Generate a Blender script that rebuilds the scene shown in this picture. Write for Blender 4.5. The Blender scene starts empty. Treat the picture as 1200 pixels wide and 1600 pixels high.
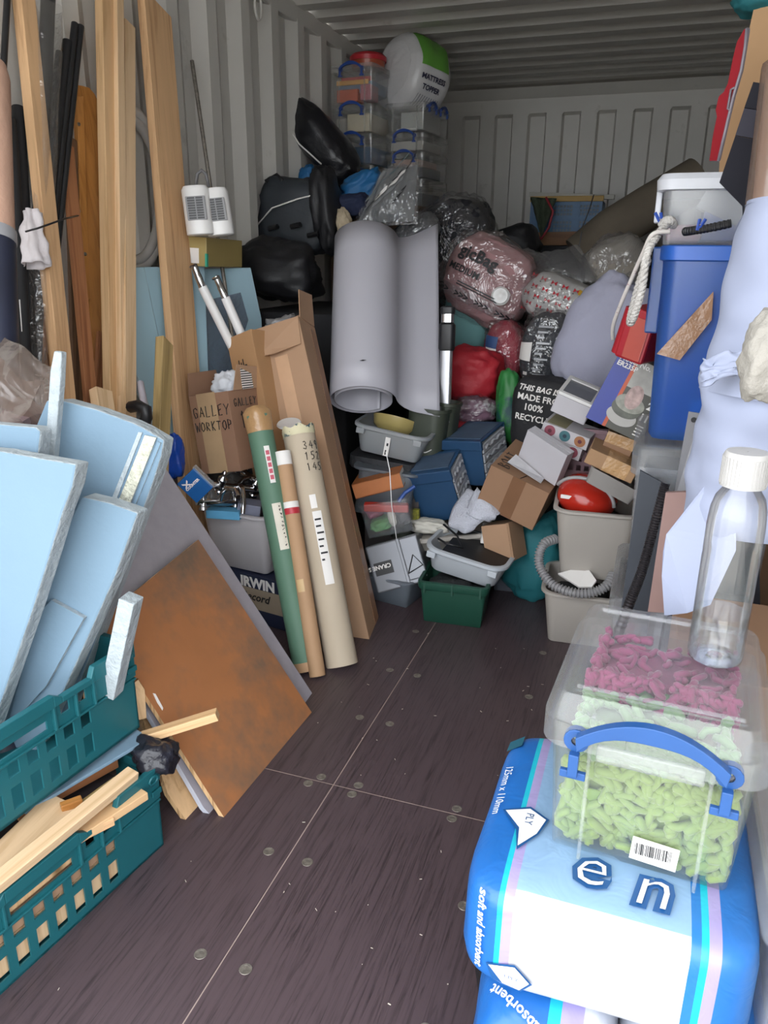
import bpy, math, random
from mathutils import Vector as V, Matrix, noise, Euler
R = math.radians
SC = bpy.context.scene
COL = SC.collection
# ---------------------------------------------------------------- camera
F_PX = 1200.0
CAM = V((0.6435, 0.0, 1.273))
YAW, PITCH, ROLL = R(19.115), R(18.663), R(0.512)
_f = V((-math.sin(YAW)*math.cos(PITCH), math.cos(YAW)*math.cos(PITCH), -math.sin(PITCH)))
_r0 = V((math.cos(YAW), math.sin(YAW), 0)); _u0 = _r0.cross(_f)
_r = _r0*math.cos(ROLL)+_u0*math.sin(ROLL); _u = _u0*math.cos(ROLL)-_r0*math.sin(ROLL)
cd = bpy.data.cameras.new('camera'); cam = bpy.data.objects.new('camera', cd); COL.objects.link(cam)
cd.sensor_fit = 'VERTICAL'; cd.sensor_height = 24.0; cd.lens = 24.0*F_PX/1600.0
cd.clip_start = 0.02; cd.clip_end = 100
m3 = Matrix((_r, _u, -_f)).transposed(); cam.matrix_world = Matrix.Translation(CAM) @ m3.to_4x4()
SC.camera = cam
# ---------------------------------------------------------------- sky and exposure
SC.view_settings.view_transform = 'Standard'; SC.view_settings.look = 'None'
SC.view_settings.gamma = 1.0; SC.view_settings.use_curve_mapping = False
SC.view_settings.exposure = 2.5
wd = bpy.data.worlds.new('world'); SC.world = wd; wd.use_nodes = True
_bg = wd.node_tree.nodes['Background']; _bg.inputs[0].default_value = (0.93, 0.965, 1.0, 1); _bg.inputs[1].default_value = 1.0
SC.cycles.max_bounces = 12; SC.cycles.diffuse_bounces = 8; SC.cycles.glossy_bounces = 4
SC.cycles.transparent_max_bounces = 24; SC.cycles.transmission_bounces = 6
SC.cycles.caustics_reflective = False; SC.cycles.caustics_refractive = False
SC.cycles.sample_clamp_indirect = 4.0

# ---------------------------------------------------------------- measuring helpers (photo pixel -> point in the place)
def _ray(px, py): return _f + _r*((px-600)/F_PX) - _u*((py-800)/F_PX)
def W(px, py, Y): d = _ray(px, py); return CAM + d*(Y/d.y)
def WX(px, py, X): d = _ray(px, py); return CAM + d*((X-CAM.x)/d.x)
def WZ(px, py, Z): d = _ray(px, py); return CAM + d*((Z-CAM.z)/d.z)
def WP(px, py, P0, n): d = _ray(px, py); return CAM + d*((P0-CAM).dot(n)/d.dot(n))
def frame(o, x, up, keepx=False):
    if keepx: x = V(x).normalized(); z = V(up); z = (z - x*z.dot(x)).normalized()
    else: z = V(up).normalized(); x = V(x); x = (x - z*x.dot(z)).normalized()
    y = z.cross(x)
    m = Matrix((x, y, z)).transposed().to_4x4(); m.translation = V(o); return m
def ff(TL, TR, BL):
    """front face measured at three corners (px, py, Y) -> matrix with origin at the bottom-left front corner, width, height"""
    a, b, c = W(*TL), W(*TR), W(*BL)
    m = frame(c, b-a, a-c, True); return m, (b-a).length, (a-c).length
def TRS(loc, rot=(0, 0, 0)): return Matrix.Translation(V(loc)) @ Euler([R(a) for a in rot]).to_matrix().to_4x4()

# ---------------------------------------------------------------- materials
def lin(c):
    if isinstance(c, str): c = tuple(int(c[i:i+2], 16)/255 for i in (0, 2, 4))
    return tuple(x/12.92 if x <= .04045 else ((x+.055)/1.055)**2.4 for x in c)
MATS = {}
def _nodes(name):
    m = bpy.data.materials.new(name); m.use_nodes = True; nt = m.node_tree
    return m, nt, nt.nodes['Principled BSDF'], nt.nodes['Material Output']
def _co(nt, scale=(1, 1, 1)):
    tc = nt.nodes.new('ShaderNodeTexCoord'); mp = nt.nodes.new('ShaderNodeMapping'); mp.inputs['Scale'].default_value = scale
    nt.links.new(tc.outputs['Object'], mp.inputs['Vector']); return mp.outputs['Vector']
def _noise(nt, co, scale, detail=4, rough=.55, dist=0):
    n = nt.nodes.new('ShaderNodeTexNoise'); n.inputs['Scale'].default_value = scale; n.inputs['Detail'].default_value = detail
    n.inputs['Roughness'].default_value = rough; n.inputs['Distortion'].default_value = dist
    nt.links.new(co, n.inputs['Vector']); return n.outputs['Fac']
def _ramp(nt, fac, stops):
    r = nt.nodes.new('ShaderNodeValToRGB'); e = r.color_ramp.elements
    while len(e) < len(stops): e.new(.5)
    for el, (p, c) in zip(e, stops): el.position = p; el.color = (*c, 1) if len(c) == 3 else c
    nt.links.new(fac, r.inputs['Fac']); return r.outputs['Color']
def _bump(nt, h, bs, strength, dist=.01):
    b = nt.nodes.new('ShaderNodeBump'); b.inputs['Strength'].default_value = strength; b.inputs['Distance'].default_value = dist
    nt.links.new(h, b.inputs['Height']); nt.links.new(b.outputs['Normal'], bs.inputs['Normal'])
def _mul(c, k): return tuple(max(0, min(1, x*k)) for x in c)
def plain(name, c, rough=.5, metal=0, var=.12, vs=6, bump=0, bs=60, stretch=(1, 1, 1), sheen=0, spec=.5, alpha=None, tl=0, blot=None):
    if name in MATS: return MATS[name]
    m, nt, b, out = _nodes(name); c = lin(c); co = _co(nt, stretch)
    fac = _noise(nt, co, vs); col = _ramp(nt, fac, [(.3, _mul(c, 1-var)), (.7, _mul(c, 1+var))])
    if blot:
        bc, bsz, lo, hi = blot
        f2 = _noise(nt, co, bsz, 5, .65); r2 = _ramp(nt, f2, [(lo, (0, 0, 0)), (hi, (1, 1, 1))])
        mx = nt.nodes.new('ShaderNodeMix'); mx.data_type = 'RGBA'; nt.links.new(r2, mx.inputs[0]); nt.links.new(col, mx.inputs[6])
        mx.inputs[7].default_value = (*lin(bc), 1); col = mx.outputs[2]
    nt.links.new(col, b.inputs['Base Color'])
    b.inputs['Roughness'].default_value = rough; b.inputs['Metallic'].default_value = metal
    b.inputs['Specular IOR Level'].default_value = spec
    if sheen: b.inputs['Sheen Weight'].default_value = sheen
    if bump: _bump(nt, _noise(nt, co, bs, 4, .6), b, bump)
    if tl:
        t = nt.nodes.new('ShaderNodeBsdfTranslucent'); nt.links.new(col, t.inputs['Color'])
        mx = nt.nodes.new('ShaderNodeMixShader'); mx.inputs[0].default_value = tl
        nt.links.new(b.outputs[0], mx.inputs[1]); nt.links.new(t.outputs[0], mx.inputs[2]); nt.links.new(mx.outputs[0], out.inputs[0])
    MATS[name] = m; return m
def wood(name, c, c2, rough=.6, gs=26, axis=2, knots=True, k=.9):
    """grain runs along the local axis"""
    if name in MATS: return MATS[name]
    m, nt, b, out = _nodes(name); s = [1, 1, 1]; s[axis] = .045; co = _co(nt, s)
    g = _noise(nt, co, gs, 5, .62, 1.2)
    col = _ramp(nt, g, [(.32, lin(c2)), (.5, lin(c)), (.72, _mul(lin(c), 1.12))])
    if knots:
        s2 = [7, 7, 7]; s2[axis] = 2.6
        v = nt.nodes.new('ShaderNodeTexVoronoi'); v.inputs['Scale'].default_value = k; nt.links.new(_co(nt, s2), v.inputs['Vector'])
        kr = _ramp(nt, v.outputs['Distance'], [(.05, (1, 1, 1)), (.11, (0, 0, 0))])
        mx = nt.nodes.new('ShaderNodeMix'); mx.data_type = 'RGBA'; nt.links.new(kr, mx.inputs[0]); nt.links.new(col, mx.inputs[6])
        mx.inputs[7].default_value = (*_mul(lin(c2), .45), 1); col = mx.outputs[2]
    nt.links.new(col, b.inputs['Base Color']); b.inputs['Roughness'].default_value = rough
    _bump(nt, g, b, .15, .003); MATS[name] = m; return m
def clear(name, tint=(1, 1, 1), body=.25, c=None, rough=.25, gloss=.12, bump=0, bs=30, tl=True, fres=.22):
    """thin see-through plastic: a share of milky body, the rest lets light straight through, plus a gloss coat"""
    if name in MATS: return MATS[name]
    m, nt, b, out = _nodes(name); nt.nodes.remove(b)
    tr = nt.nodes.new('ShaderNodeBsdfTransparent'); tr.inputs[0].default_value = (*tint, 1)
    df = nt.nodes.new('ShaderNodeBsdfDiffuse'); df.inputs[0].default_value = (*(lin(c) if c else (.8, .8, .8)), 1)
    if tl:
        t2 = nt.nodes.new('ShaderNodeBsdfTranslucent'); t2.inputs[0].default_value = df.inputs[0].default_value
        md = nt.nodes.new('ShaderNodeMixShader'); md.inputs[0].default_value = .5
        nt.links.new(df.outputs[0], md.inputs[1]); nt.links.new(t2.outputs[0], md.inputs[2]); body_s = md.outputs[0]
    else: body_s = df.outputs[0]
    m1 = nt.nodes.new('ShaderNodeMixShader'); m1.inputs[0].default_value = body
    nt.links.new(tr.outputs[0], m1.inputs[1]); nt.links.new(body_s, m1.inputs[2])
    gl = nt.nodes.new('ShaderNodeBsdfGlossy'); gl.inputs['Roughness'].default_value = rough
    lw = nt.nodes.new('ShaderNodeLayerWeight'); lw.inputs[0].default_value = .25
    ml = nt.nodes.new('ShaderNodeMath'); ml.operation = 'MULTIPLY_ADD'; nt.links.new(lw.outputs['Fresnel'], ml.inputs[0])
    ml.inputs[1].default_value = fres; ml.inputs[2].default_value = gloss
    m2 = nt.nodes.new('ShaderNodeMixShader'); nt.links.new(ml.outputs[0], m2.inputs[0])
    nt.links.new(m1.outputs[0], m2.inputs[1]); nt.links.new(gl.outputs[0], m2.inputs[2])
    nt.links.new(m2.outputs[0], out.inputs[0])
    if bump:
        co = _co(nt); bb = nt.nodes.new('ShaderNodeBump'); bb.inputs['Strength'].default_value = bump; bb.inputs['Distance'].default_value = .02
        nt.links.new(_noise(nt, co, bs, 3, .6, 1.5), bb.inputs['Height'])
        nt.links.new(bb.outputs[0], gl.inputs['Normal']); nt.links.new(bb.outputs[0], lw.inputs['Normal'])
    MATS[name] = m; return m
def stripes(name, cols, axis=0, scale=1.0, rough=.5, period=1.0):
    """hard colour bands along a local axis; cols = [(position, colour)], printed colour only"""
    if name in MATS: return MATS[name]
    m, nt, b, out = _nodes(name); tc = nt.nodes.new('ShaderNodeTexCoord'); sp = nt.nodes.new('ShaderNodeSeparateXYZ')
    nt.links.new(tc.outputs['Object'], sp.inputs[0])
    ma = nt.nodes.new('ShaderNodeMath'); ma.operation = 'MULTIPLY'; ma.inputs[1].default_value = 1/period; nt.links.new(sp.outputs[axis], ma.inputs[0])
    fr = nt.nodes.new('ShaderNodeMath'); fr.operation = 'FRACT'; nt.links.new(ma.outputs[0], fr.inputs[0])
    col = _ramp(nt, fr.outputs[0], [(p, lin(c)) for p, c in cols]); nt.nodes[-1].color_ramp.interpolation = 'CONSTANT'
    nt.links.new(col, b.inputs['Base Color']); b.inputs['Roughness'].default_value = rough
    MATS[name] = m; return m

# ---------------------------------------------------------------- mesh building
class MB:
    def __init__(s): s.v = []; s.f = []
    def add(s, vs, fs, M=None):
        o = len(s.v); s.v += [(M @ V(p) if M else V(p)) for p in vs]; s.f += [tuple(i+o for i in q) for q in fs]; return s
    def bx(s, x0, x1, y0, y1, z0, z1, M=None):
        return s.add([(x0, y0, z0), (x1, y0, z0), (x1, y1, z0), (x0, y1, z0), (x0, y0, z1), (x1, y0, z1), (x1, y1, z1), (x0, y1, z1)],
                     [(0, 3, 2, 1), (4, 5, 6, 7), (0, 1, 5, 4), (1, 2, 6, 5), (2, 3, 7, 6), (3, 0, 4, 7)], M)
    def hexa(s, lo, hi):
        return s.add(list(lo)+list(hi), [(0, 3, 2, 1), (4, 5, 6, 7), (0, 1, 5, 4), (1, 2, 6, 5), (2, 3, 7, 6), (3, 0, 4, 7)])
    def prism(s, poly, z0, z1, M=None):
        n = len(poly); vs = [(x, y, z0) for x, y in poly]+[(x, y, z1) for x, y in poly]
        fs = [tuple(reversed(range(n))), tuple(range(n, 2*n))]+[(i, (i+1) % n, n+(i+1) % n, n+i) for i in range(n)]
        return s.add(vs, fs, M)
    def slab(s, pts, back):
        """flat outline of points in space, thickened along a vector"""
        n = len(pts); fs = [tuple(range(n)), tuple(reversed(range(n, 2*n)))]+[((i+1) % n, i, n+i, n+(i+1) % n) for i in range(n)]
        return s.add([V(p) for p in pts]+[V(p)+back for p in pts], fs)
    def tube(s, pts, r, n=10, cap=True, closed=False, M=None):
        pts = [V(p) for p in pts]; k = len(pts); rs = r if isinstance(r, (list, tuple)) else [r]*k
        o = []; t0 = None
        for i, p in enumerate(pts):
            t = (pts[(i+1) % k]-pts[i-1]) if closed or 0 < i < k-1 else (pts[1]-pts[0] if i == 0 else pts[-1]-pts[-2])
            t.normalize()
            if t0 is None:
                a = V((0, 0, 1)) if abs(t.z) < .9 else V((1, 0, 0)); nx = t.cross(a).normalized()
            else:
                nx = (nx-t*nx.dot(t)).normalized()
            t0 = t; ny = t.cross(nx)
            o += [p+(nx*math.cos(2*math.pi*j/n)+ny*math.sin(2*math.pi*j/n))*rs[i] for j in range(n)]
        fs = []
        for i in range(k if closed else k-1):
            a = i*n; b = ((i+1) % k)*n
            fs += [(a+j, a+(j+1) % n, b+(j+1) % n, b+j) for j in range(n)]
        if cap and not closed: fs += [tuple(reversed(range(n))), tuple(range((k-1)*n, k*n))]
        return s.add(o, fs, M)
    def lathe(s, prof, n=24, M=None, cap=True):
        o = [(r*math.cos(2*math.pi*j/n), r*math.sin(2*math.pi*j/n), z) for r, z in prof for j in range(n)]; k = len(prof)
        fs = [(i*n+j, i*n+(j+1) % n, (i+1)*n+(j+1) % n, (i+1)*n+j) for i in range(k-1) for j in range(n)]
        if cap: fs += [tuple(reversed(range(n))), tuple(range((k-1)*n, k*n))]
        return s.add(o, fs, M)
    def loft(s, prof, w, d, rad, seg=4, M=None, cap=(True, True)):
        """rings of a rounded rectangle w x d centred on the origin; prof = [(grow, z)]"""
        o = []; n = 0
        for g, z in prof:
            hw, hd = w/2+g, d/2+g; r = max(.001, min(rad+g, hw, hd)); ring = []
            for q, (sx, sy) in enumerate(((1, 1), (-1, 1), (-1, -1), (1, -1))):
                for j in range(seg+1):
                    a = math.pi/2*(q+j/seg); ring.append((sx*(hw-r)+r*math.cos(a), sy*(hd-r)+r*math.sin(a), z))
            n = len(ring); o += ring
        k = len(prof)
        fs = [(i*n+j, i*n+(j+1) % n, (i+1)*n+(j+1) % n, (i+1)*n+j) for i in range(k-1) for j in range(n)]
        if cap[0]: fs.append(tuple(reversed(range(n))))
        if cap[1]: fs.append(tuple(range((k-1)*n, k*n)))
        return s.add(o, fs, M)
    def grid(s, fn, nu, nv, closeu=False):
        o = [V(fn(i/(nu if closeu else nu-1), j/(nv-1))) for i in range(nu) for j in range(nv)]
        fs = [(i*nv+j, ((i+1) % nu)*nv+j, ((i+1) % nu)*nv+j+1, i*nv+j+1) for i in range(nu if closeu else nu-1) for j in range(nv-1)]
        return s.add(o, fs)
    def blob(s, size, seed=0, amp=.08, freq=2.0, e=2.6, nu=40, nv=26, M=None, wr=0, wf=14, flat=0):
        """soft stuffed body: superellipsoid with lumps and creases; size = full extents"""
        sv = V((seed*7.3, seed*3.1, seed*1.7)); vs = []
        def sp(c, p): return math.copysign(abs(c)**p, c)
        for j in range(nv):
            ph = -math.pi/2+math.pi*j/(nv-1)
            for i in range(nu):
                th = 2*math.pi*i/nu; p = 2/e
                q = V((sp(math.cos(ph), p)*sp(math.cos(th), p), sp(math.cos(ph), p)*sp(math.sin(th), p), sp(math.sin(ph), p)))
                k = 1+amp*noise.fractal(q*freq*.5+sv, .7, 2, 3)*2
                if wr:
                    w = noise.noise(V((q.x*wf*.35, q.y*wf*.35, q.z*wf))*.5+sv); k += wr*(abs(w)*2-.5)
                x, y, z = q.x*k*size[0]/2, q.y*k*size[1]/2, q.z*k*size[2]/2
                if flat and z < 0: z *= flat
                vs.append((x, y, z))
        fs = [(j*nu+i, j*nu+(i+1) % nu, (j+1)*nu+(i+1) % nu, (j+1)*nu+i) for j in range(nv-1) for i in range(nu)]
        return s.add(vs, fs, M)
    def build(s, name, mat, parent=None, smooth=0, bevel=0, solid=0, sub=0, M=None):
        me = bpy.data.meshes.new(name); me.from_pydata([tuple(p) for p in s.v], [], s.f); me.validate()
        import bmesh
        bm = bmesh.new(); bm.from_mesh(me); bmesh.ops.recalc_face_normals(bm, faces=bm.faces); bm.to_mesh(me); bm.free()
        for mm in (mat if isinstance(mat, (list, tuple)) else [mat]): me.materials.append(mm)
        if smooth:
            for p in me.polygons: p.use_smooth = True
            if smooth < 180: me.set_sharp_from_angle(angle=R(smooth))
        o = bpy.data.objects.new(name, me); COL.objects.link(o)
        if parent is not None: o.parent = parent
        if M is not None: o.matrix_local = M
        if solid:
            q = o.modifiers.new('solid', 'SOLIDIFY'); q.thickness = solid; q.offset = 0
        if sub:
            q = o.modifiers.new('sub', 'SUBSURF'); q.levels = sub; q.render_levels = sub
        if bevel:
            q = o.modifiers.new('bevel', 'BEVEL'); q.width = bevel; q.segments = 2; q.limit_method = 'ANGLE'; q.angle_limit = R(40)
        return o
def tag(o, label, cat, group=None, kind=None):
    o['label'] = label; o['category'] = cat
    if group: o['group'] = group
    if kind: o['kind'] = kind
    return o
def thing(name, label, cat, M=None, group=None):
    o = bpy.data.objects.new(name, None); COL.objects.link(o); o.empty_display_size = .05
    if M is not None: o.matrix_world = M
    return tag(o, label, cat, group)
def copy_tree(o, parent=None):
    c = o.copy(); COL.objects.link(c); c.parent = parent
    for ch in list(o.children): copy_tree(ch, c)
    return c
def share(name, src, parent, M):
    o = bpy.data.objects.new(name, src.data); COL.objects.link(o); o.parent = parent; o.matrix_local = M; return o

# lettering: a filled text outline turned into a mesh, mapped onto any surface by fn(x, y)
def text_mb(s, size, fn, align='LEFT', bold=0, shear=0, spacing=1):
    cu = bpy.data.curves.new('t', 'FONT'); cu.body = s; cu.size = size; cu.align_x = align; cu.offset = bold; cu.shear = shear
    cu.space_character = spacing; cu.resolution_u = 2
    ob = bpy.data.objects.new('t', cu); COL.objects.link(ob)
    dg = bpy.context.evaluated_depsgraph_get(); me = bpy.data.meshes.new_from_object(ob.evaluated_get(dg))
    mb = MB(); mb.add([fn(p.co.x, p.co.y) for p in me.vertices], [tuple(p.vertices) for p in me.polygons])
    bpy.data.objects.remove(ob); bpy.data.curves.remove(cu); bpy.data.meshes.remove(me); return mb
STROKES = {'G': [[(.9, .8), (.6, 1), (.2, .85), (.05, .4), (.3, 0), (.75, .1), (.8, .45), (.5, .42)]], 'A': [[(0, 0), (.45, 1), (.9, 0)], [(.15, .4), (.75, .4)]],
 'L': [[(.1, 1), (.05, 0), (.7, .05)]], 'E': [[(.75, 1), (.1, .95), (.05, 0), (.75, .05)], [(.08, .5), (.6, .55)]], 'Y': [[(0, 1), (.4, .5), (.85, 1)], [(.4, .5), (.3, 0)]],
 'W': [[(0, 1), (.2, 0), (.5, .7), (.75, 0), (1.1, 1)]], 'O': [[(.5, 1), (.1, .75), (.1, .25), (.45, 0), (.85, .3), (.8, .8), (.5, 1)]],
 'R': [[(.1, 0), (.1, 1), (.7, .9), (.7, .6), (.1, .5), (.8, 0)]], 'K': [[(.1, 1), (.1, 0)], [(.8, 1), (.1, .45), (.8, 0)]], 'T': [[(0, 1), (.9, .98)], [(.45, 1), (.4, 0)]],
 'P': [[(.1, 0), (.1, 1), (.75, .9), (.7, .55), (.1, .45)]], 'B': [[(.1, 0), (.1, 1), (.65, .9), (.6, .6), (.1, .52), (.75, .4), (.7, .05), (.1, 0)]], 'U': [[(.1, 1), (.1, .2), (.4, 0), (.75, .2), (.8, 1)]],
 '3': [[(.1, .9), (.5, 1), (.7, .75), (.3, .55), (.75, .3), (.5, 0), (.05, .1)]], '4': [[(.5, 1), (0, .35), (.85, .35)], [(.6, .7), (.55, 0)]], '9': [[(.7, .6), (.3, .5), (.1, .8), (.4, 1), (.7, .85), (.6, 0)]],
 '1': [[(.2, .75), (.45, 1), (.4, 0)]], '5': [[(.8, 1), (.2, 1), (.15, .6), (.6, .6), (.7, .2), (.4, 0), (.05, .1)]], '2': [[(.1, .8), (.4, 1), (.7, .75), (.1, 0), (.8, .05)]],
 '0': [[(.4, 1), (.1, .6), (.2, .1), (.5, 0), (.75, .5), (.4, 1)]], '^': [[(.4, -.3), (.4, 1.6)], [(.05, 1.1), (.4, 1.6), (.8, 1.1)]], 'V': [[(0, 1), (.4, 0), (.8, 1)]], 'C': [[(.8, .85), (.4, 1), (.1, .5), (.4, 0), (.8, .15)]], 'S': [[(.8, .9), (.4, 1), (.15, .75), (.6, .45), (.7, .15), (.3, 0), (.05, .1)]]}
def pen(s, h, M, r=.0018, jit=.06, seed=1):
    """marker-pen capitals drawn as strokes on the plane z=0 of M (x right, y up)"""
    rnd = random.Random(seed); mb = MB(); x = 0
    for ch in s:
        for st in STROKES.get(ch, []):
            pts = [M @ V(((x+(a+rnd.uniform(-jit, jit))*.62)*h, (b+rnd.uniform(-jit, jit))*h, 0)) for a, b in st]
            mb.tube(pts, r, 5)
        x += .8
    return mb
# ================================================================ the container shell
M_wallp = plain('container_paint', 'c9c6c0', rough=.45, var=.05, vs=2.5, bump=.02, bs=200, blot=('a09c94', 5, .62, .8))
M_floor = wood('phenolic_plywood', '4c3f43', '332a2d', rough=.38, gs=120, axis=1, knots=False)
M_gap = plain('dusty_joint', '8f7f78', rough=.9)
M_steel = plain('worn_steel', '8a847c', rough=.45, metal=.7, var=.3, vs=90, bump=.2, bs=300)
M_dust = plain('pale_sawdust', 'c9bfb2', rough=.9)
X0, X1, Y0, Y1, HT = -1.165, 1.165, .26, 6.16, 2.39
# side walls: trapezoid corrugation, pitch .2785, inner flat ends at 3.394 + k*.2785 on the left
def side_wall(name, X, sgn):
    mb = MB(); ys = []; k = 3.394-.2785*12
    while k < Y1+.3:
        ys += [(k-.072, 0), (k, 0), (k+.068, .036), (k+.1385, .036)]; k += .2785
    ys = [(y, d) for y, d in ys if Y0 <= y <= Y1]; ys = [(Y0, 0)]+ys+[(Y1, 0)]
    for (a, da), (b, db) in zip(ys, ys[1:]):
        xa, xb = X+sgn*da, X+sgn*db
        mb.add([(xa, a, 0), (xb, b, 0), (xb, b, 2.335), (xa, a, 2.335)], [(0, 1, 2, 3)])
    o = mb.build(name, M_wallp); o['kind'] = 'structure'
    q = o.modifiers.new('solid', 'SOLIDIFY'); q.thickness = .003; q.offset = 0
    r = MB().bx(min(X, X+sgn*.05), max(X, X+sgn*.05), Y0, Y1, 2.32, 2.40).build('top_rail', M_wallp, o, bevel=.006)
    MB().bx(min(X+sgn*.0, X+sgn*.05), max(X, X+sgn*.05), Y0, Y1, -.1, .03).build('bottom_rail', M_wallp, o, bevel=.004)
    return o
wl = side_wall('wall_left', X0, -1); wr_ = side_wall('wall_right', X1, 1)
# end wall
mb = MB(); prof = []; x = -.905-.2424
while x < X1:
    prof += [(x, 0), (x+.014, .04), (x+.122, .04), (x+.136, 0)]; x += .2424
prof = [(X0-.04, 0)]+[(a, d) for a, d in prof if X0 < a < X1]+[(X1+.04, 0)]
for (a, da), (b, db) in zip(prof, prof[1:]):
    mb.add([(a, Y1+da, 0), (b, Y1+db, 0), (b, Y1+db, 2.215), (a, Y1+da, 2.215)], [(0, 1, 2, 3)])
    mb.add([(a, Y1+da, 2.215), (b, Y1+db, 2.215), (b, Y1, 2.232), (a, Y1, 2.232)], [(0, 1, 2, 3)])
mb.add([(X0-.04, Y1, 2.232), (X1+.04, Y1, 2.232), (X1+.04, Y1, 2.327), (X0-.04, Y1, 2.327)], [(0, 1, 2, 3)])
wb = mb.build('wall_back', M_wallp, solid=.003); wb['kind'] = 'structure'
MB().prism([(0, 2.327), (.05, 2.327), (.05, 2.40), (-.0, 2.40), (-.075, 2.39)], X0, X1, Matrix(((0, 0, 1, 0), (1, 0, 0, Y1), (0, 1, 0, 0), (0, 0, 0, 1)))).build('header_rail', M_wallp, wb)
# corner posts at the far end
for s, X in ((1, X0), (-1, X1)):
    MB().bx(min(X-s*.05, X+s*.03), max(X-s*.05, X+s*.03), Y1-.05, Y1+.03, 0, 2.36).build('corner_post', M_wallp, wb, bevel=.004)
# roof sheet: shallow cross ribs, pitch .224
mb = MB(); y = 5.985-.224*26; pr = []
while y < Y1:
    pr += [(y, .0), (y+.022, .036), (y+.06, .036), (y+.125, .0), (y+.2, .0)]; y += .224
pr = [(Y0, 0)]+[(a, d) for a, d in pr if Y0 < a < Y1-.09]+[(Y1, 0)]
for (a, da), (b, db) in zip(pr, pr[1:]):
    mb.add([(X0-.05, a, HT+da), (X1+.05, a, HT+da), (X1+.05, b, HT+db), (X0-.05, b, HT+db)], [(0, 1, 2, 3)])
ce = mb.build('ceiling', M_wallp, solid=.003); ce['kind'] = 'structure'
# floor: base with dusty joints, plywood sheets, countersunk screws
fl = MB().bx(X0-.05, X1+.05, Y0, Y1+.08, -.06, -.0035).build('floor', M_gap); fl['kind'] = 'structure'
YJ = 1.486
for (a, b) in ((X0, -.0012), (.0012, X1)):
    for (c, d) in ((Y0, YJ-.0012), (YJ+.0012, YJ+2.24), (YJ+2.243, Y1+.06)):
        MB().bx(a, b, c, d, -.0034, 0).build('plywood_sheet', M_floor, fl)
for nm, q in (('joint_dust', (-.0012, .0012, Y0, Y1)), ('joint_dust', (X0, X1, YJ-.0012, YJ+.0012)), ('joint_dust', (X0, X1, YJ+2.24, YJ+2.243))):
    MB().bx(*q, -.0033, -.0002).build(nm, plain('joint_dust', '9c8a82', rough=.9), fl)
scr = MB().lathe([(.0125, .0), (.0118, .0006), (.008, .0003), (.0075, -.0006), (.003, -.0008)], 14)
sc0 = None
for (x, y) in ([(-.047, .665), (-.047, .945), (-.048, 1.227), (-.041, 1.504), (-.062, 1.47), (-.044, 1.786), (-.048, 2.067), (-.048, 2.35)] +
               [(.05, .665), (.05, .945), (.047, 1.227), (.057, 1.469), (.06, 1.506), (.048, 1.785), (.045, 2.064)] +
               [(.4, .945), (.4, 1.227), (.312, 1.469), (.315, 1.506), (.404, 1.783), (.399, 2.063), (.4, 2.35), (-.4, 1.227), (-.4, .945), (-.4, 1.786)]):
    m = Matrix.Translation((x, y, .0004)) @ Matrix.Rotation(x*40+y*9, 4, 'Z')
    if sc0 is None: sc0 = scr.build('screw', M_steel, fl, smooth=30, M=m)
    else: share('screw', sc0, fl, m)
# crumbs of sawdust and scratches lying on the floor
rnd = random.Random(5); mb = MB()
for i in range(70):
    x, y = rnd.uniform(-.25, .6), rnd.uniform(.6, 2.4); a = rnd.uniform(0, 3.14); l = rnd.uniform(.0006, .004); w = rnd.uniform(.0004, .0009)
    mb.bx(-l, l, -w, w, 0, .0008, Matrix.Translation((x, y, .0001)) @ Matrix.Rotation(a, 4, 'Z'))
tag(mb.build('sawdust', M_dust), 'pale crumbs of sawdust scattered over the dark floor', 'sawdust', kind='stuff')
# yard in front of the open doors, lit by the open sky
g = MB().bx(-12, 12, -14, Y0, -.19, -.16).build('ground', plain('concrete_yard', 'b8b4ac', rough=.9, var=.15, vs=3, bump=.2)); g['kind'] = 'structure'
# small steel lashing ring high on the left wall
tr = WX(400, 10, -1.15)
tag(MB().tube([tr+V((0, .03*math.cos(a), .05*math.sin(a)))+V((.01, 0, 0)) for a in [i*math.pi/8 for i in range(16)]], .006, 8, closed=True).build('lashing_ring', M_wallp, smooth=180),
    'pale painted lashing ring hanging under the left roof rail', 'ring')
# ================================================================ shared colours
M_pine = wood('pine', 'd0ab80', 'b28a5c'); M_pine2 = wood('pale_pine', 'd6b792', 'bc986e'); M_pineb = wood('knotty_pine', 'd0a87e', 'a87c54', k=1.3)
M_red = wood('reddish_timber', 'a06a45', '7c4a2c', knots=False); M_dkwood = wood('dark_timber', '6e523c', '4a3526', knots=False)
M_orange = wood('varnished_wood', 'b98044', '996432', rough=.3, knots=False); M_olive = wood('treated_timber', 'a38a5c', '7d683f', knots=False)
M_black = plain('black_plastic', '1b1b1e', rough=.45, var=.2); M_blackm = plain('black_foam', '19191c', rough=.8, var=.2)
M_xps = plain('blue_foam', '6e879a', rough=.75, var=.04, vs=3, bump=.08, bs=40); M_xpse = plain('blue_foam_cut_edge', 'a2abb0', rough=.9, var=.1, vs=30, bump=.9, bs=45)  # M_xps colour darkened to offset the strong doorway light on the front boards
M_ply = plain('orange_plywood', 'ab7148', rough=.4, var=.14, vs=3.5, bump=.03, bs=80, blot=('76604f', 3.2, .44, .62)); M_plye = wood('plywood_edge', 'd5b083', '8d6844', knots=False, gs=60)
M_greyb = plain('grey_board', '9a959c', rough=.7, var=.08, vs=18, bump=.05, bs=120)
M_teal = plain('teal_plastic', '1a5a62', rough=.4, var=.06, vs=8)
M_film = clear('clear_film', body=.10, c='d8d4d0', rough=.12, gloss=.10, bump=.9, bs=14)
M_filmb = clear('brown_film', tint=(.86, .78, .74), body=.45, c='97857c', rough=.2, gloss=.07, bump=.35, bs=6)
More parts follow.
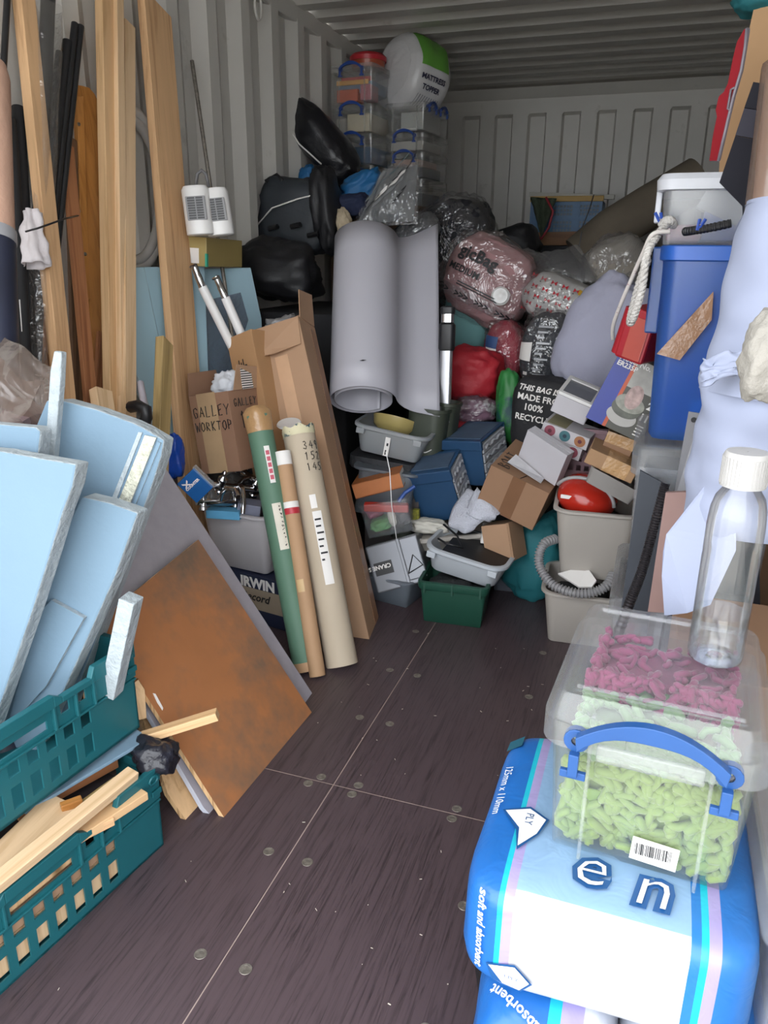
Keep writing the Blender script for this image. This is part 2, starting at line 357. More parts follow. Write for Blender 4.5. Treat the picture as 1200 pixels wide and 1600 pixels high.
M_white = plain('white_plastic', 'e4e3e2', rough=.35, var=.03); M_chrome = plain('chrome', 'c8c8ca', rough=.12, metal=1, var=.05)
M_card = plain('cardboard', 'a8866a', rough=.8, var=.06, vs=5, bump=.05, bs=120); M_cardd = plain('brown_cardboard', '93705a', rough=.8, var=.08, vs=5)
M_ink = plain('black_ink', '17161a', rough=.6); M_paper = plain('white_paper', 'e6e3e0', rough=.7, var=.03); M_tape = plain('brown_tape', '9a6c48', rough=.25, var=.1)
M_cloth = plain('white_cloth', 'd9d3d6', rough=.9, bump=.3, bs=40)

def lean(name, label, cat, top, low, wy, tx, mat, group=None, bevel=.0015, parent=None, foot=0.0, skew=0, ztop=None):
    """a batten standing on the floor and leaning on the left wall; top and low measured as (px, py, X); wy along the wall, tx away from it"""
    a, b = WX(*top), WX(*low); d = (a-b).normalized(); base = b-d*((b.z-foot)/d.z); L = (a-base).length
    m = frame(base, V((0, 1, 0)), d); m = Matrix((m.col[0], m.col[1], m.col[2], m.col[3])).transposed()
    x = V((0, 1, 0)); x = (x-d*x.dot(d)).normalized(); y = d.cross(x); m = Matrix((x, y, d)).transposed().to_4x4(); m.translation = base
    mb = MB(); mb.add([(-wy/2, -tx/2, 0), (wy/2, -tx/2, 0), (wy/2, tx/2, 0), (-wy/2, tx/2, 0), (-wy/2, -tx/2, L+skew), (wy/2, -tx/2, L-skew), (wy/2, tx/2, L-skew), (-wy/2, tx/2, L+skew)],
           [(0, 3, 2, 1), (4, 5, 6, 7), (0, 1, 5, 4), (1, 2, 6, 5), (2, 3, 7, 6), (3, 0, 4, 7)])
    o = mb.build(name, mat, bevel=bevel); o.matrix_world = m
    return tag(o, label, cat, group)
def leanpipe(name, label, cat, top, low, r, mat, group=None, foot=0.0, wall=0, n=14):
    a, b = WX(*top), WX(*low); d = (a-b).normalized(); base = b-d*((b.z-foot)/d.z); L = (a-base).length
    m = frame(base, d.orthogonal(), d); mb = MB()
    if wall: mb.lathe([(r-wall, 0), (r, 0), (r, L), (r-wall, L), (r-wall, L-.12), (.001, L-.12)], n, cap=False)
    else: mb.lathe([(r, 0), (r, L)], n)
    o = mb.build(name, mat, smooth=40); o.matrix_world = m
    return tag(o, label, cat, group), L
def slab(name, px, P0, n, thick, mat, edge=None, parent=None, bevel=0):
    n = V(n).normalized(); P0 = V(P0); pts = [WP(x, y, P0, n) for x, y in px]; o0 = pts[0].copy()
    mb = MB().slab([p-o0 for p in pts], -n*thick); o = mb.build(name, [mat, edge or mat], bevel=bevel); o.location = o0
    for p in o.data.polygons[2:]: p.material_index = 1
    if parent is not None: o.parent = parent; o.location = o0-parent.location
    return o

# ---------------------------------------------------------------- timber and pipes along the left wall
lean('timber_batten', 'knotty pine batten leaning rightwards downwards, nearest of the standing battens', 'batten', (36, -12, -1.13), (101, 625, -.9), .052, .034, M_pineb)
lean('timber_batten', 'tall square pine batten whose top leaves the picture, left of its pair', 'batten', (163, -12, -1.13), (177, 650, -.92), .055, .03, M_pine)
lean('timber_batten', 'tall pale pine batten touching its twin on the right, top out of sight', 'batten', (181, -12, -1.12), (189, 655, -.9), .032, .036, M_pine2)
lean('timber_batten', 'pale pine batten with its sawn top just below the picture edge', 'batten', (198, 38, -1.12), (199, 655, -.88), .05, .03, M_pine2)
lean('wide_plank', 'wide clean pine plank leaning left over the blue foam, knots showing', 'plank', (241, 6, -1.12), (298, 700, -.905), .15, .03, M_pineb, skew=.012)
lean('treated_batten', 'short olive treated timber batten standing before the wide pine plank', 'batten', (257, 533, -.80), (250, 720, -.74), .05, .03, M_olive, skew=.008)
lean('timber_stub', 'short pale timber offcut peeping over the blue foam sheets', 'offcut', (157, 610, -.85), (163, 650, -.82), .06, .03, M_pine2)
lean('weathered_slat', 'dark brown weathered slat behind the bundled timber', 'slat', (110, 215, -1.13), (123, 640, -.97), .045, .012, M_dkwood)
lean('reddish_batten', 'reddish rough sawn slat tied in the timber bundle', 'slat', (104, 226, -1.10), (139, 600, -.93), .045, .015, M_red)
lean('reddish_batten', 'lower reddish timber post seen behind the knotty batten', 'slat', (66, 470, -1.0), (85, 620, -.96), .05, .03, M_red)
lean('reddish_batten', 'thin mahogany strip between orange board and pale battens', 'slat', (158, 520, -1.05), (152, 620, -1.0), .03, .012, M_red)
# varnished board with a batten screwed on
P0 = WX(140, 200, -1.13); nb = V((1, -.12, .12)).normalized()
ob = thing('varnished_board', 'orange varnished board with rounded shoulder behind the battens', 'board', Matrix.Identity(4))
slab('panel', [(117, 125), (121, 133), (128, 134), (139, 137), (148, 147), (154, 160), (160, 400), (163, 640), (150, 660), (140, 480), (128, 300)], P0, nb, .018, M_orange, parent=ob)
slab('cleat', [(121, 150), (131, 150), (137, 350), (143, 468), (133, 470), (126, 350)], P0+nb*.018, nb, .018, M_orange, parent=ob, bevel=.002)
for q in ((123, 194), (123, 330), (133, 397)):
    c = WP(q[0], q[1], P0+nb*.019, nb); mm = frame(c, nb.orthogonal(), nb)
    MB().lathe([(.006, 0), (.005, .003), (.001, .003)], 10).build('screw', M_steel, ob, M=mm)
# black pipes
G = 'black plastic pipes leaning left'
for t, l, r, lab in (((117, 37), (84, 345), .0105, 'black plastic pipe, tallest but one of the leaning four'), ((126, 41), (93, 350), .0105, 'black plastic pipe, rightmost of the leaning four'),
                     ((105, 65), (72, 345), .014, 'thick black plastic pipe, third longest of the leaning four'), ((93, 82), (62, 345), .011, 'black plastic pipe, shortest and leftmost of the leaning four')):
    leanpipe('plastic_pipe', lab, 'pipe', (*t, -1.11), (*l, -1.04), r, M_black, G, wall=.002)
leanpipe('plastic_pipe', 'slim black pole at the picture edge above the brown tube', 'pipe', (12, -12, -1.13), (4, 130, -1.10), .009, M_black)
leanpipe('pipe_lagging', 'black foam pipe lagging, shorter of the two beside the dark tube', 'pipe lagging', (17, 188, -1.10), (36, 480, -.98), .015, M_blackm, wall=.006)
leanpipe('pipe_lagging', 'black foam pipe lagging, taller one with white cloth beside it', 'pipe lagging', (28, 168, -1.11), (46, 480, -1.0), .017, M_blackm, wall=.006)
# sleeved tube
wt, L = leanpipe('wrapped_tube', 'dark tube inside a clear plastic sleeve behind the knotty batten', 'tube', (76, -20, -1.12), (54, 540, -.98), .02, M_black)
wt.name = 'wrapped_tube'
mb = MB()
def slv(u, v):
    a = u*2*math.pi; r = .036+.006*math.sin(3*a+v*9)+.006*noise.noise(V((math.cos(a)*2, math.sin(a)*2, v*9))); return (r*math.cos(a), r*math.sin(a), .3+v*(L-.36))
mb.grid(slv, 24, 40, closeu=True).build('plastic_sleeve', M_film, wt, smooth=180)
# white cloth knotted round the sleeve, and the black tie
mb = MB(); a, b = WX(50, 330, -.99), WX(56, 415, -.96); d = b-a; mm = frame(a, d.orthogonal(), d)
def cl(u, v):
    t = u*2*math.pi; r = .020+.013*v+.005*math.sin(5*t+v*4)+.01*noise.noise(V((math.cos(t), math.sin(t), v*4))); return mm @ V((r*math.cos(t), r*math.sin(t), v*d.length))
tag(mb.grid(cl, 30, 14, closeu=True).build('cloth_wrap', M_cloth, smooth=180, solid=.002), 'white cloth wrapped around the sleeved tube', 'cloth')
tag(MB().tube([WX(*p) for p in ((40, 362, -.93), (50, 359, -.91), (58, 357, -.9), (78, 350, -.9), (100, 342, -.92), (122, 337, -.98))], .0025, 6).build('cable_tie', M_black, smooth=180), 'thin black tie around the timber bundle', 'cable tie')
tag(MB().add([WX(30, 468, -.98), WX(38, 470, -.98), WX(36, 518, -.96), WX(34, 518, -.96)], [(0, 1, 2, 3)]).build('card_sliver', M_paper, solid=.002), 'thin white card sliver beside the dark tube', 'card')
# paper-wrapped big tube at the picture edge
a, b = WX(-18, 98, -.98), WX(-9, 520, -.82); d = (a-b).normalized(); base = b-d*(b.z/d.z); L = (a-base).length; m = frame(base, d.orthogonal(), d)
t = thing('large_tube', 'large dark blue tube with brown paper end cap at the picture edge', 'tube', m)
M_navy = plain('navy_tube', '24283a', rough=.5, var=.25, vs=5)
zs = (WX(8, 390, -.87)-base).dot(d)
MB().lathe([(.052, 0), (.052, zs)], 24).build('lower_tube', M_navy, t, smooth=40)
MB().lathe([(.054, zs), (.054, zs+.03)], 24).build('grey_band', plain('grey_tape', '8a8a8e', rough=.4), t, smooth=40)
MB().lathe([(.05, zs+.03), (.048, L-.04), (.04, L-.005), (.01, L)], 24).build('paper_wrap', plain('pinkish_paper', 'b99480', rough=.7, bump=.4, bs=20), t, smooth=60)
# brownish film sheeting bundled over a roll
c = W(-10, 640, 1.42)
t = thing('film_bundle', 'crumpled brownish clear plastic sheeting bundled above the foam', 'plastic sheeting', Matrix.Identity(4))
MB().tube([W(-120, 560, 1.5), W(60, 690, 1.36)], .07, 20).build('inner_roll', plain('dull_mauve', '84757a', rough=.7, bump=.3, bs=12), t, smooth=60)
def flm(k, P):
    def fn(u, v):
        a = P[0].lerp(P[1], u); b = P[3].lerp(P[2], u); p = a.lerp(b, v)
        q = V((u*2.2+v*1.5, v*5-u*2, k*3.3)); cr = abs(noise.noise(q*.9))+.3*abs(noise.noise(q*2.4))
        return p+V((.02*noise.noise(V((u*3, v*3, k))), -.045*math.sin(v*3.14)-.018*cr, .03*noise.noise(V((u*4, v*2, k+4)))))
    return fn
MB().grid(flm(1, [W(-110, 440, 1.42), W(92, 575, 1.40), W(112, 668, 1.36), W(-110, 700, 1.36)]), 46, 40).build('film_layer', M_filmb, t, smooth=180)
MB().grid(flm(2, [W(-110, 520, 1.38), W(70, 590, 1.37), W(64, 700, 1.34), W(-110, 740, 1.34)]), 46, 40).build('film_layer', M_filmb, t, smooth=180)
# hose coil hanging on the wall
M_hose = plain('white_hose', 'bdbab6', rough=.5)
c = WX(209, 303, -1.135); mb = MB()
pts = [c+V((.012*math.sin(i*.13)-.004*(i//48), (.185-.0006*i*.5)*math.cos(i*math.pi/24), (.27-.0006*i)*math.sin(i*math.pi/24))) for i in range(96)]
tag(mb.tube(pts, .018, 10).build('hose_coil', M_hose, smooth=180), 'off-white hose coiled on the wall behind pale battens', 'hose')
# chrome pole
leanpipe('metal_rod', 'thin metal rod leaning on the bare corrugated wall', 'rod', (300, 95, -1.15), (330, 300, -1.04), .0075, M_steel, foot=.9)

# ---------------------------------------------------------------- blue foam sheets, box and heaters against the wall
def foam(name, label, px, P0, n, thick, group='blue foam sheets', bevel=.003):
    return tag(slab(name, px, P0, n, thick, plain('lightened_foam', 'a6c6d4', rough=.75, var=.04, vs=3), plain('lightened_foam_edge', 'b4c8d0', rough=.9), bevel=bevel), label, 'foam sheet', group)  # blue foam again, colour lightened to make up for dimmer light by the wall
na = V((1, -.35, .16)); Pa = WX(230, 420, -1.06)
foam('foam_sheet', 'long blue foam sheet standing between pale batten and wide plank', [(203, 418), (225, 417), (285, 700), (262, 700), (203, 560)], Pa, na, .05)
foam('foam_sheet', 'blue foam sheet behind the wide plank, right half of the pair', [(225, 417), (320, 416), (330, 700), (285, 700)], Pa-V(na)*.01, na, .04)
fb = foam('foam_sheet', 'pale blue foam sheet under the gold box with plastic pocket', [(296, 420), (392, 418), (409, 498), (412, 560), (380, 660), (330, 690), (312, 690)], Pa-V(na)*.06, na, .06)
o = slab('plastic_pocket', [(302, 474), (376, 457), (388, 500), (360, 590), (318, 600), (310, 590)], Pa-V(na)*.06+V(na).normalized()*.004, na, .003, clear('pocket', body=.35, c='9aa8bc', rough=.1, gloss=.12, bump=.5, bs=18))
tag(o, 'scuffed clear plastic pocket lying against the pale foam sheet', 'pocket')
# gold box
Mg, w, h = ff((322, 371, 2.55), (378, 376, 2.87), (323, 417, 2.55)); Mg = Mg @ Matrix.Translation((0, 0, 0))
t = thing('gold_box', 'gold coloured cardboard box under the two white heaters', 'box', Mg)
gm = plain('gold_card', 'a3905a', rough=.45, var=.05)
MB().bx(0, w, 0, .17, 0, h).build('carton', gm, t, bevel=.002)
MB().bx(-.0012, 0, .03, .17, .01, h*.62).build('label_sheet', M_paper, t)
MB().bx(-.0014, .012, -.0012, .006, .0, h*.45).build('green_strip', plain('green_print', '2f9d84', rough=.5), t)
# heaters
M_grille = plain('grille_grey', '8b8b8d', rough=.5)
def heater(px, Y, label, a):
    top, bot = W(px[0], px[1], Y), W(px[2], px[3], Y); H = (top-bot).length; m = frame(bot, V((math.cos(a), math.sin(a), 0)), top-bot)
    t = thing('tower_heater', label, 'heater', m, 'white tower heaters on the gold box')
    w, d = .095, .085
    MB().loft([(-.006, 0), (0, .004), (0, H-.012), (-.008, H)], w, d, .042, 8).build('casing', M_white, t, smooth=50)
    fr = MB().bx(-.033, .033, -d/2-.0015, -d/2+.02, H*.30, H*.78).build('grille', M_grille, t, bevel=.002)
    for i in range(9):
        for j in (0, 1): MB().bx(-.027+j*.029, -.002+j*.027, -d/2-.003, -d/2, H*(.325+i*.05), H*(.36+i*.05)).build('slot', M_black, fr)
    return t
heater((304, 291, 314, 368), 2.50, 'white tower heater with grey grille, half hidden by the wide plank', R(26))
heater((334, 295, 346, 369), 2.56, 'white tower heater with grey grille, in full view', R(26))
tag(MB().tube([W(*p) for p in ((306, 290, 2.60), (308, 272, 2.61), (315, 266, 2.62), (322, 272, 2.62), (326, 292, 2.62))], .006, 8).build('heater_cord', plain('grey_cord', '6f6f72', rough=.5), smooth=180), 'grey cable looped above the two heaters', 'cable')
# short conduit and black bracket low by the foam
tag(MB().tube([W(219, 598, 2.05), W(228, 645, 1.98), (W(236, 700, 1.95))], .011, 12).build('conduit', plain('grey_conduit', 'a9a4ac', rough=.4), smooth=40), 'short grey conduit behind the black bracket', 'conduit')
tag(MB().tube([W(*p) for p in ((205, 636, 1.9), (216, 634, 1.88), (228, 640, 1.87), (229, 652, 1.87), (222, 668, 1.88))], .018, 10).build('elbow_pipe', M_black, smooth=60), 'black bent pipe elbow under the grey conduit', 'pipe elbow')
# ================================================================ crates, foam boards and boards on the left floor
def holed(mb, w, h, holes, y0, y1, M):
    xs = sorted({0, w, *[a for q in holes for a in q[:2]]}); zs = sorted({0, h, *[a for q in holes for a in q[2:]]})
    for a, b in zip(xs, xs[1:]):
        run = None
        for c, d in zip(zs, zs[1:]):
            cx, cz = (a+b)/2, (c+d)/2
            if any(q[0] < cx < q[1] and q[2] < cz < q[3] for q in holes): continue
            mb.bx(a, b, y0, y1, c, d, M)
    return mb
def crate(label, corner, ang, h, L=.6, Wd=.4):
    """corner = far near-side bottom corner; the long side runs back towards the door"""
    m = Matrix.Translation(corner) @ Matrix.Rotation(ang, 4, 'Z')      # local x: along the long side towards the door is -x, y to the left
    t = thing('stacking_crate', label, 'crate', m, 'teal stacking crates')
    T = .004
    holes = [(.13+i*.044, .156+i*.044, h*.10, h*.32) for i in range(10)]+[(.13+i*.044, .156+i*.044, h*.42, h*.56) for i in range(10)]
    holes = [q for q in holes if q[1] < L-.03]+[(.135, .158, h*.70, h*.82), (.178, .201, h*.70, h*.82), (.41, .433, h*.70, h*.82), (.454, .477, h*.70, h*.82), (.235, .375, h*.64, h*.735)]
    # near long side (local: x from -L to 0, y = 0)
    S = Matrix(((-1, 0, 0, 0), (0, 1, 0, 0), (0, 0, 1, 0), (0, 0, 0, 1)))
    mb = MB(); holed(mb, L, h*.86, holes, 0, T, S)
    mb.build('long_side', M_teal, t)
    mb = MB(); holed(mb, L, h*.86, holes, Wd-T, Wd, S); mb.build('long_side', M_teal, t)
    eh = [(.05+i*.05, .08+i*.05, h*.12, h*.32) for i in range(6)]+[(.12, .28, h*.6, h*.78)]
    for x in (-L, -T):
        E = Matrix(((0, 1, 0, x), (1, 0, 0, 0), (0, 0, 1, 0), (0, 0, 0, 1)))
        holed(MB(), Wd, h*.92, eh, 0, T, E).build('end_side', M_teal, t)
    MB().bx(-L, 0, 0, Wd, -.0, .006).build('base', M_teal, t)
    # rim with raised ends and a dip in the middle
    for yy, sg in ((0, -1), (Wd, 1)):
        mb = MB(); pts = [(0, 1.0), (.115, 1.0), (.125, .9), (.20, .9), (.22, .96), (.385, .96), (.40, .9), (.475, .9), (.485, 1.0), (L, 1.0)]
        for (a, za), (b, zb) in zip(pts, pts[1:]):
            y0, y1 = (yy-.010, yy+T) if sg < 0 else (yy-T, yy+.010)
            mb.hexa([(-b, y0, h*.84), (-a, y0, h*.84), (-a, y1, h*.84), (-b, y1, h*.84)], [(-b, y0, h*zb), (-a, y0, h*za), (-a, y1, h*za), (-b, y1, h*zb)])
        for q in (.118, .165, .22, .39, .445, .48):
            y0, y1 = (yy-.009, yy) if sg < 0 else (yy, yy+.009)
            mb.bx(-q-.003, -q+.003, y0, y1, h*.60, h*.86)
        y0, y1 = (yy-.006, yy) if sg < 0 else (yy, yy+.006)
        mb.bx(-.118, -.0, y0, y1, h*.62, h*.85); mb.bx(-L, -L+.118, y0, y1, h*.62, h*.85)
        mb.bx(-L, 0, y0, y1-.002*sg, h*.575, h*.60)
        mb.build('rim', M_teal, t, bevel=.0015)
    for x in (-L, 0):
        MB().bx(x-.008, x+.008, 0, Wd, h*.9, h).build('end_rim', M_teal, t, bevel=.002)
    for (x, y) in ((-.022, -.0125), (-L+.03, -.0125)):
        MB().tube([V((x+.012*math.cos(a), y, h*.9+.009*math.sin(a))) for a in [i*math.pi/5 for i in range(10)]], .003, 6, closed=True).build('latch_ring', M_teal, t, smooth=180)
        MB().bx(x-.006, x+.02, y-.001, y+.004, h*.70, h*.76).build('latch_tab', M_teal, t, bevel=.001)
    return t
HC = .215
c_lo = crate('lower teal stacking crate on the floor filled with wood offcuts', (-.281, 1.166, 0), R(-8), HC)
c_lo.matrix_world = Matrix.Translation((-.281, 1.166, 0)) @ Matrix.Rotation(R(82), 4, 'Z')
c_up = crate('upper teal stacking crate holding upright blue foam boards', (-.35, 1.225, .245), R(-8), HC)
c_up.matrix_world = Matrix.Translation((-.358, 1.222, .256)) @ Matrix.Rotation(R(84), 4, 'Z')
# foam boards standing in the upper crate, leaning towards the aisle
nf = V((.16, -1, .12)).normalized(); Pf = V((-.42, 1.0, .42))
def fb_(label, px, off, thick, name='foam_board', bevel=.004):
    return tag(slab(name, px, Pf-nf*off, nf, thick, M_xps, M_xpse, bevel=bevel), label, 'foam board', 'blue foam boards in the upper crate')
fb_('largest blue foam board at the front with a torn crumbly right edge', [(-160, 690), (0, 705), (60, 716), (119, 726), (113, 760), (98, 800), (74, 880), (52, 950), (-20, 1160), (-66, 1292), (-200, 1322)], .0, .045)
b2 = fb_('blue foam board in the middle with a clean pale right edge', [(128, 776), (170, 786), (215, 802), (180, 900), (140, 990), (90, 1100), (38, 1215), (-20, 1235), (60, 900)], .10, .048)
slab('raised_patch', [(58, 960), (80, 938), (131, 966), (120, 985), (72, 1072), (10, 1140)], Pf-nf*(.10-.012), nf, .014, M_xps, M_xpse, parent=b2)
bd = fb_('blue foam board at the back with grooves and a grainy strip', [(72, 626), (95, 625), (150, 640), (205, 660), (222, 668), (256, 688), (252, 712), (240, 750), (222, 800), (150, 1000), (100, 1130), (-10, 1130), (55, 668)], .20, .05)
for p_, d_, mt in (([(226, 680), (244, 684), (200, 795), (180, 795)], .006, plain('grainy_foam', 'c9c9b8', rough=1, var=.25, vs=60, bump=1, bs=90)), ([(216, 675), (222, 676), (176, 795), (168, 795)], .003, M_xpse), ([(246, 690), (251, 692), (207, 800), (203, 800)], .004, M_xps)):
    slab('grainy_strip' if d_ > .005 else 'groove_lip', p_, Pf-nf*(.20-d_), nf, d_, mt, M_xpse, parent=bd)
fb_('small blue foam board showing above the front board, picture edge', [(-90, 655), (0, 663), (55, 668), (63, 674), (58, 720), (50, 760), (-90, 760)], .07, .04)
# narrow foam strip and foam stub
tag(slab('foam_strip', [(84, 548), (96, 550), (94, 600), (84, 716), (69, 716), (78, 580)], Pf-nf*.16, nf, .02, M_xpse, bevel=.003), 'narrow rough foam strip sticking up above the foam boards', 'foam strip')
mt = frame(W(182, 1046, 1.155), V((.9, .1, .0)), W(200, 945, 1.16)-W(180, 1040, 1.155)); mt.translation = W(178, 1050, 1.15)-V((.0, 0, .0))
H = (W(205, 942, 1.155)-W(178, 1050, 1.155)).length
tag(MB().bx(-.017, .017, -.012, .028, -.06, H).build('foam_stub', M_xpse, bevel=.002, M=mt), 'square white foam stub standing in the upper crate corner', 'foam offcut')
# ---------------------------------------------------------------- offcuts in the lower crate
def stick(name, label, cat, A, B, w, h, mat, up=(0, 0, 1), group='wood offcuts in the lower crate', roll=0):
    """a straight piece from A to B (points), w wide, h high"""
    A, B = V(A), V(B); d = B-A; x = d.normalized(); z = V(up); z = (z-x*z.dot(x)).normalized(); y = z.cross(x)
    m = Matrix((y, z, x)).transposed().to_4x4(); m.translation = A; m = m @ Matrix.Rotation(roll, 4, 'Z')
    o = MB().bx(-w/2, w/2, -h/2, h/2, 0, d.length).build(name, mat, bevel=.0015); o.matrix_world = m
    return tag(o, label, cat, group)
stick('wood_offcut', 'thick smooth pine block at the picture edge in lower crate', 'offcut', WZ(-60, 1420, .20), WZ(98, 1262, .20), .07, .045, M_pine2, up=(.25, 0, 1))
stick('wood_offcut', 'long pale square batten lying across the lower crate rim', 'offcut', WZ(-30, 1400, .225), WZ(208, 1208, .225), .03, .022, M_pine2, roll=.2)
stick('wood_offcut', 'brownish offcut lying behind the thick pine block', 'offcut', WZ(20, 1270, .205), WZ(175, 1186, .205), .05, .02, M_red)
stick('wood_offcut', 'flat olive offcut below the long pale batten', 'offcut', WZ(60, 1320, .19), WZ(190, 1225, .20), .045, .02, M_olive)
stick('wood_offcut', 'wide pine board end showing near the far crate corner', 'offcut', WZ(90, 1310, .185), WZ(213, 1232, .185), .08, .018, M_pine)
stick('wood_offcut', 'small varnished peg among the offcuts', 'offcut', WZ(95, 1262, .222), WZ(128, 1250, .222), .016, .016, M_orange)
stick('wood_offcut', 'knotty triangular pine scrap under the long batten', 'offcut', WZ(130, 1300, .18), WZ(174, 1278, .18), .03, .018, M_pineb)
Mi = c_lo.matrix_world
for lab, x0, x1, z0, z1, mt in (('pale plank standing inside the crate wall, seen through the holes', -.55, -.11, .02, .085, M_pine2), ('pinkish plank above it inside the lower crate wall', -.56, -.10, .088, .125, M_card)):
    o = MB().bx(x0, x1, .012, .03, z0, z1).build('wood_offcut', mt, bevel=.001); o.matrix_world = Mi.copy(); tag(o, lab, 'offcut', 'wood offcuts in the lower crate')
o = MB().bx(-.38, -.225, .012, .022, .132, .15).build('dowel', M_pine, bevel=.004); o.matrix_world = Mi.copy(); tag(o, 'thin round dowel behind the handle slot of the lower crate', 'dowel')
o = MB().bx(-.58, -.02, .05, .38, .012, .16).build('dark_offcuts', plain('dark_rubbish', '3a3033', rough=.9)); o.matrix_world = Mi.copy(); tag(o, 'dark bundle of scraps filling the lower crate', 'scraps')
c = WZ(245, 1180, .215)
tag(MB().blob((.1, .1, .075), 9, .14, 2.5, wr=.05, M=TRS(c, (0, 20, 30))).build('black_bag', plain('black_bin_bag', '22222a', rough=.3, bump=.6, bs=30), smooth=180), 'crumpled black plastic bag at the far end of lower crate', 'bag')
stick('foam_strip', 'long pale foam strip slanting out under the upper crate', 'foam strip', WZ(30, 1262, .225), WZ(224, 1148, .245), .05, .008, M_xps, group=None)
stick('capped_batten', 'pine batten with grey painted top poking over the plywood', 'batten', W(206, 1158, 1.20), W(340, 1116, 1.28), .026, .02, M_pine, group=None)
# ---------------------------------------------------------------- boards leaning on the floor by the crates
ya, yb = 1.76, 1.29; pA, pB = WZ(487, 1113, 0), WZ(350, 1277, 0); e = (pA-pB).normalized(); up = (V((-.525, 1.76, .494))-pA).normalized()
nP = e.cross(up).normalized(); nP = nP if nP.x > 0 else -nP
o = slab('plywood_board', [(310, 843), (487, 1113), (350, 1277), (215, 1066), (120, 1010), (165, 962)], pA, nP, .012, M_ply, M_plye)
tag(o, 'large orange-stained plywood board leaning with one corner on the floor', 'board')
sm = slab('plaster_smear', [(239, 1083), (243, 1084), (255, 1106), (254, 1110), (246, 1098)], pA+nP*.001, nP, .0009, M_paper, parent=None); sm.parent = o; sm.location = sm.location-o.location
pG = WZ(487, 1085, 0)-nP*0; nG = V((.84, .05, .56)).normalized()
tag(slab('grey_board', [(260, 733), (488, 1083), (478, 1097), (330, 1275), (318, 1262), (200, 1060), (170, 900)], WZ(486, 1088, 0), nP, .014, M_greyb, plain('grey_board_edge', 'b7bac6', rough=.8), bevel=.001), 'grey fibre board leaning behind the plywood board', 'board')
pW = WZ(290, 1281, 0)
tag(slab('thin_board', [(207, 1075), (226, 1064), (312, 1262), (290, 1281), (262, 1240)], pW, nP, .012, M_pine, M_plye), 'thin wooden panel end beside the lower crate and grey board', 'board')
tag(slab('wood_wedge', [(196, 1130), (200, 1075), (216, 1062), (226, 1078), (229, 1122)], W(212, 1100, 1.27), V((.6, -.7, .3)), .02, M_pine), 'small pine wedge between upper crate and plywood', 'offcut')
# ================================================================ tubes, long cartons, plumbing bin
M_cream = plain('cream_tube_paper', 'b9ab97', rough=.75, var=.05, vs=4); M_greent = plain('green_paper', '587a66', rough=.6, var=.06, vs=5, bump=.1, bs=14)
M_kraft = plain('kraft_tube', 'b28e6c', rough=.7, var=.06); M_pack = plain('packing_tape', 'b08b62', rough=.2, var=.15, vs=12, bump=.5, bs=25)
def tube_thing(name, label, cat, A, B, r, mat, n=28, wall=.004):
    A, B = V(A), V(B); d = B-A; x = V((1, 0, 0)); m = frame(A, x-d*(x.dot(d)/d.length_squared), d)
    t = thing(name, label, cat, m); L = d.length
    MB().lathe([(r-wall, .0), (r, .0), (r, L), (r-wall, L), (r-wall, L-.1), (.002, L-.1)], n, cap=False).build('tube_wall', mat, t, smooth=40)
    MB().lathe([(r-wall-.0005, .001), (r-wall-.0005, .006)], n).build('end_cap', M_paper, t, smooth=40)
    return t, L
def on_tube(parent, r, a0, a1, z0, z1, mat, name, off=.0012, n=8):
    """a sticker wrapped on the tube between two angles (0 = local +x, -90 faces local -y)"""
    mb = MB(); mb.grid(lambda u, v: ((r+off)*math.cos(R(a0+(a1-a0)*u)), (r+off)*math.sin(R(a0+(a1-a0)*u)), z0+(z1-z0)*v), n, 2)
    return mb.build(name, mat, parent, smooth=180)
def tube_text(parent, r, s, size, a0, z0, mat, vert=True, name='lettering', bold=0, penm=False, seed=1, h=None):
    """lettering on a tube: vert = reads up the tube"""
    fn = (lambda x, y: ((r+.002)*math.cos(R(a0)-y/r), (r+.002)*math.sin(R(a0)-y/r), z0+x)) if vert else (lambda x, y: ((r+.002)*math.cos(R(a0)+x/r), (r+.002)*math.sin(R(a0)+x/r), z0+y))
    if penm:
        rnd = random.Random(seed); mb = MB(); x = 0
        for ch in s:
            for st in STROKES.get(ch, []): mb.tube([V(fn((x+(a+rnd.uniform(-.05, .05))*.6)*size, (b+rnd.uniform(-.05, .05))*size)) for a, b in st], .0013, 5)
            x += .8
    else: mb = text_mb(s, size, fn, bold=bold)
    return mb.build(name, mat, parent)
# green wrapped tube
gt, L = tube_thing('postal_tube', 'green paper covered postal tube with taped crumpled top', 'tube', (-.30, 1.975, 0), W(402, 650, 2.18), .041, M_greent)
mb = MB(); mb.grid(lambda u, v: ((.043+.004*math.sin(u*25)*v-.016*max(0, v-.8)*5)*math.cos(u*6.283), (.043+.004*math.sin(u*25)*v-.016*max(0, v-.8)*5)*math.sin(u*6.283), L-.055+.085*v), 30, 10, closeu=True)
mb.build('taped_end', M_pack, gt, smooth=180)
M_redp = plain('red_print', 'c2596a', rough=.6); M_lab = plain('label_paper', 'd8d2c4', rough=.6)
on_tube(gt, .041, -62, -38, L-.225, L-.105, M_paper, 'sticker'); on_tube(gt, .041, -58, -42, L-.215, L-.12, stripes('red_stamp', [(0, 'c2596a'), (.7, 'e6d8d8')], axis=2, period=.02), 'stamp', .0018)
on_tube(gt, .041, -75, -35, L-.44, L-.29, M_lab, 'address_label'); 
rnd = random.Random(12); mb = MB()
for i in range(11):
    zz = L-.43+i*.0125
    for k in range(2): mb.tube([V((.0432*math.cos(R(-44+rnd.uniform(-7, 7))), .0432*math.sin(R(-44+rnd.uniform(-7, 7))), zz+rnd.uniform(0, .008))) for q in range(3)], .0011, 5)
mb.build('scribble', M_ink, gt)
on_tube(gt, .041, -180, 180, .0, .03, M_kraft, 'bare_end', .0008, 24)
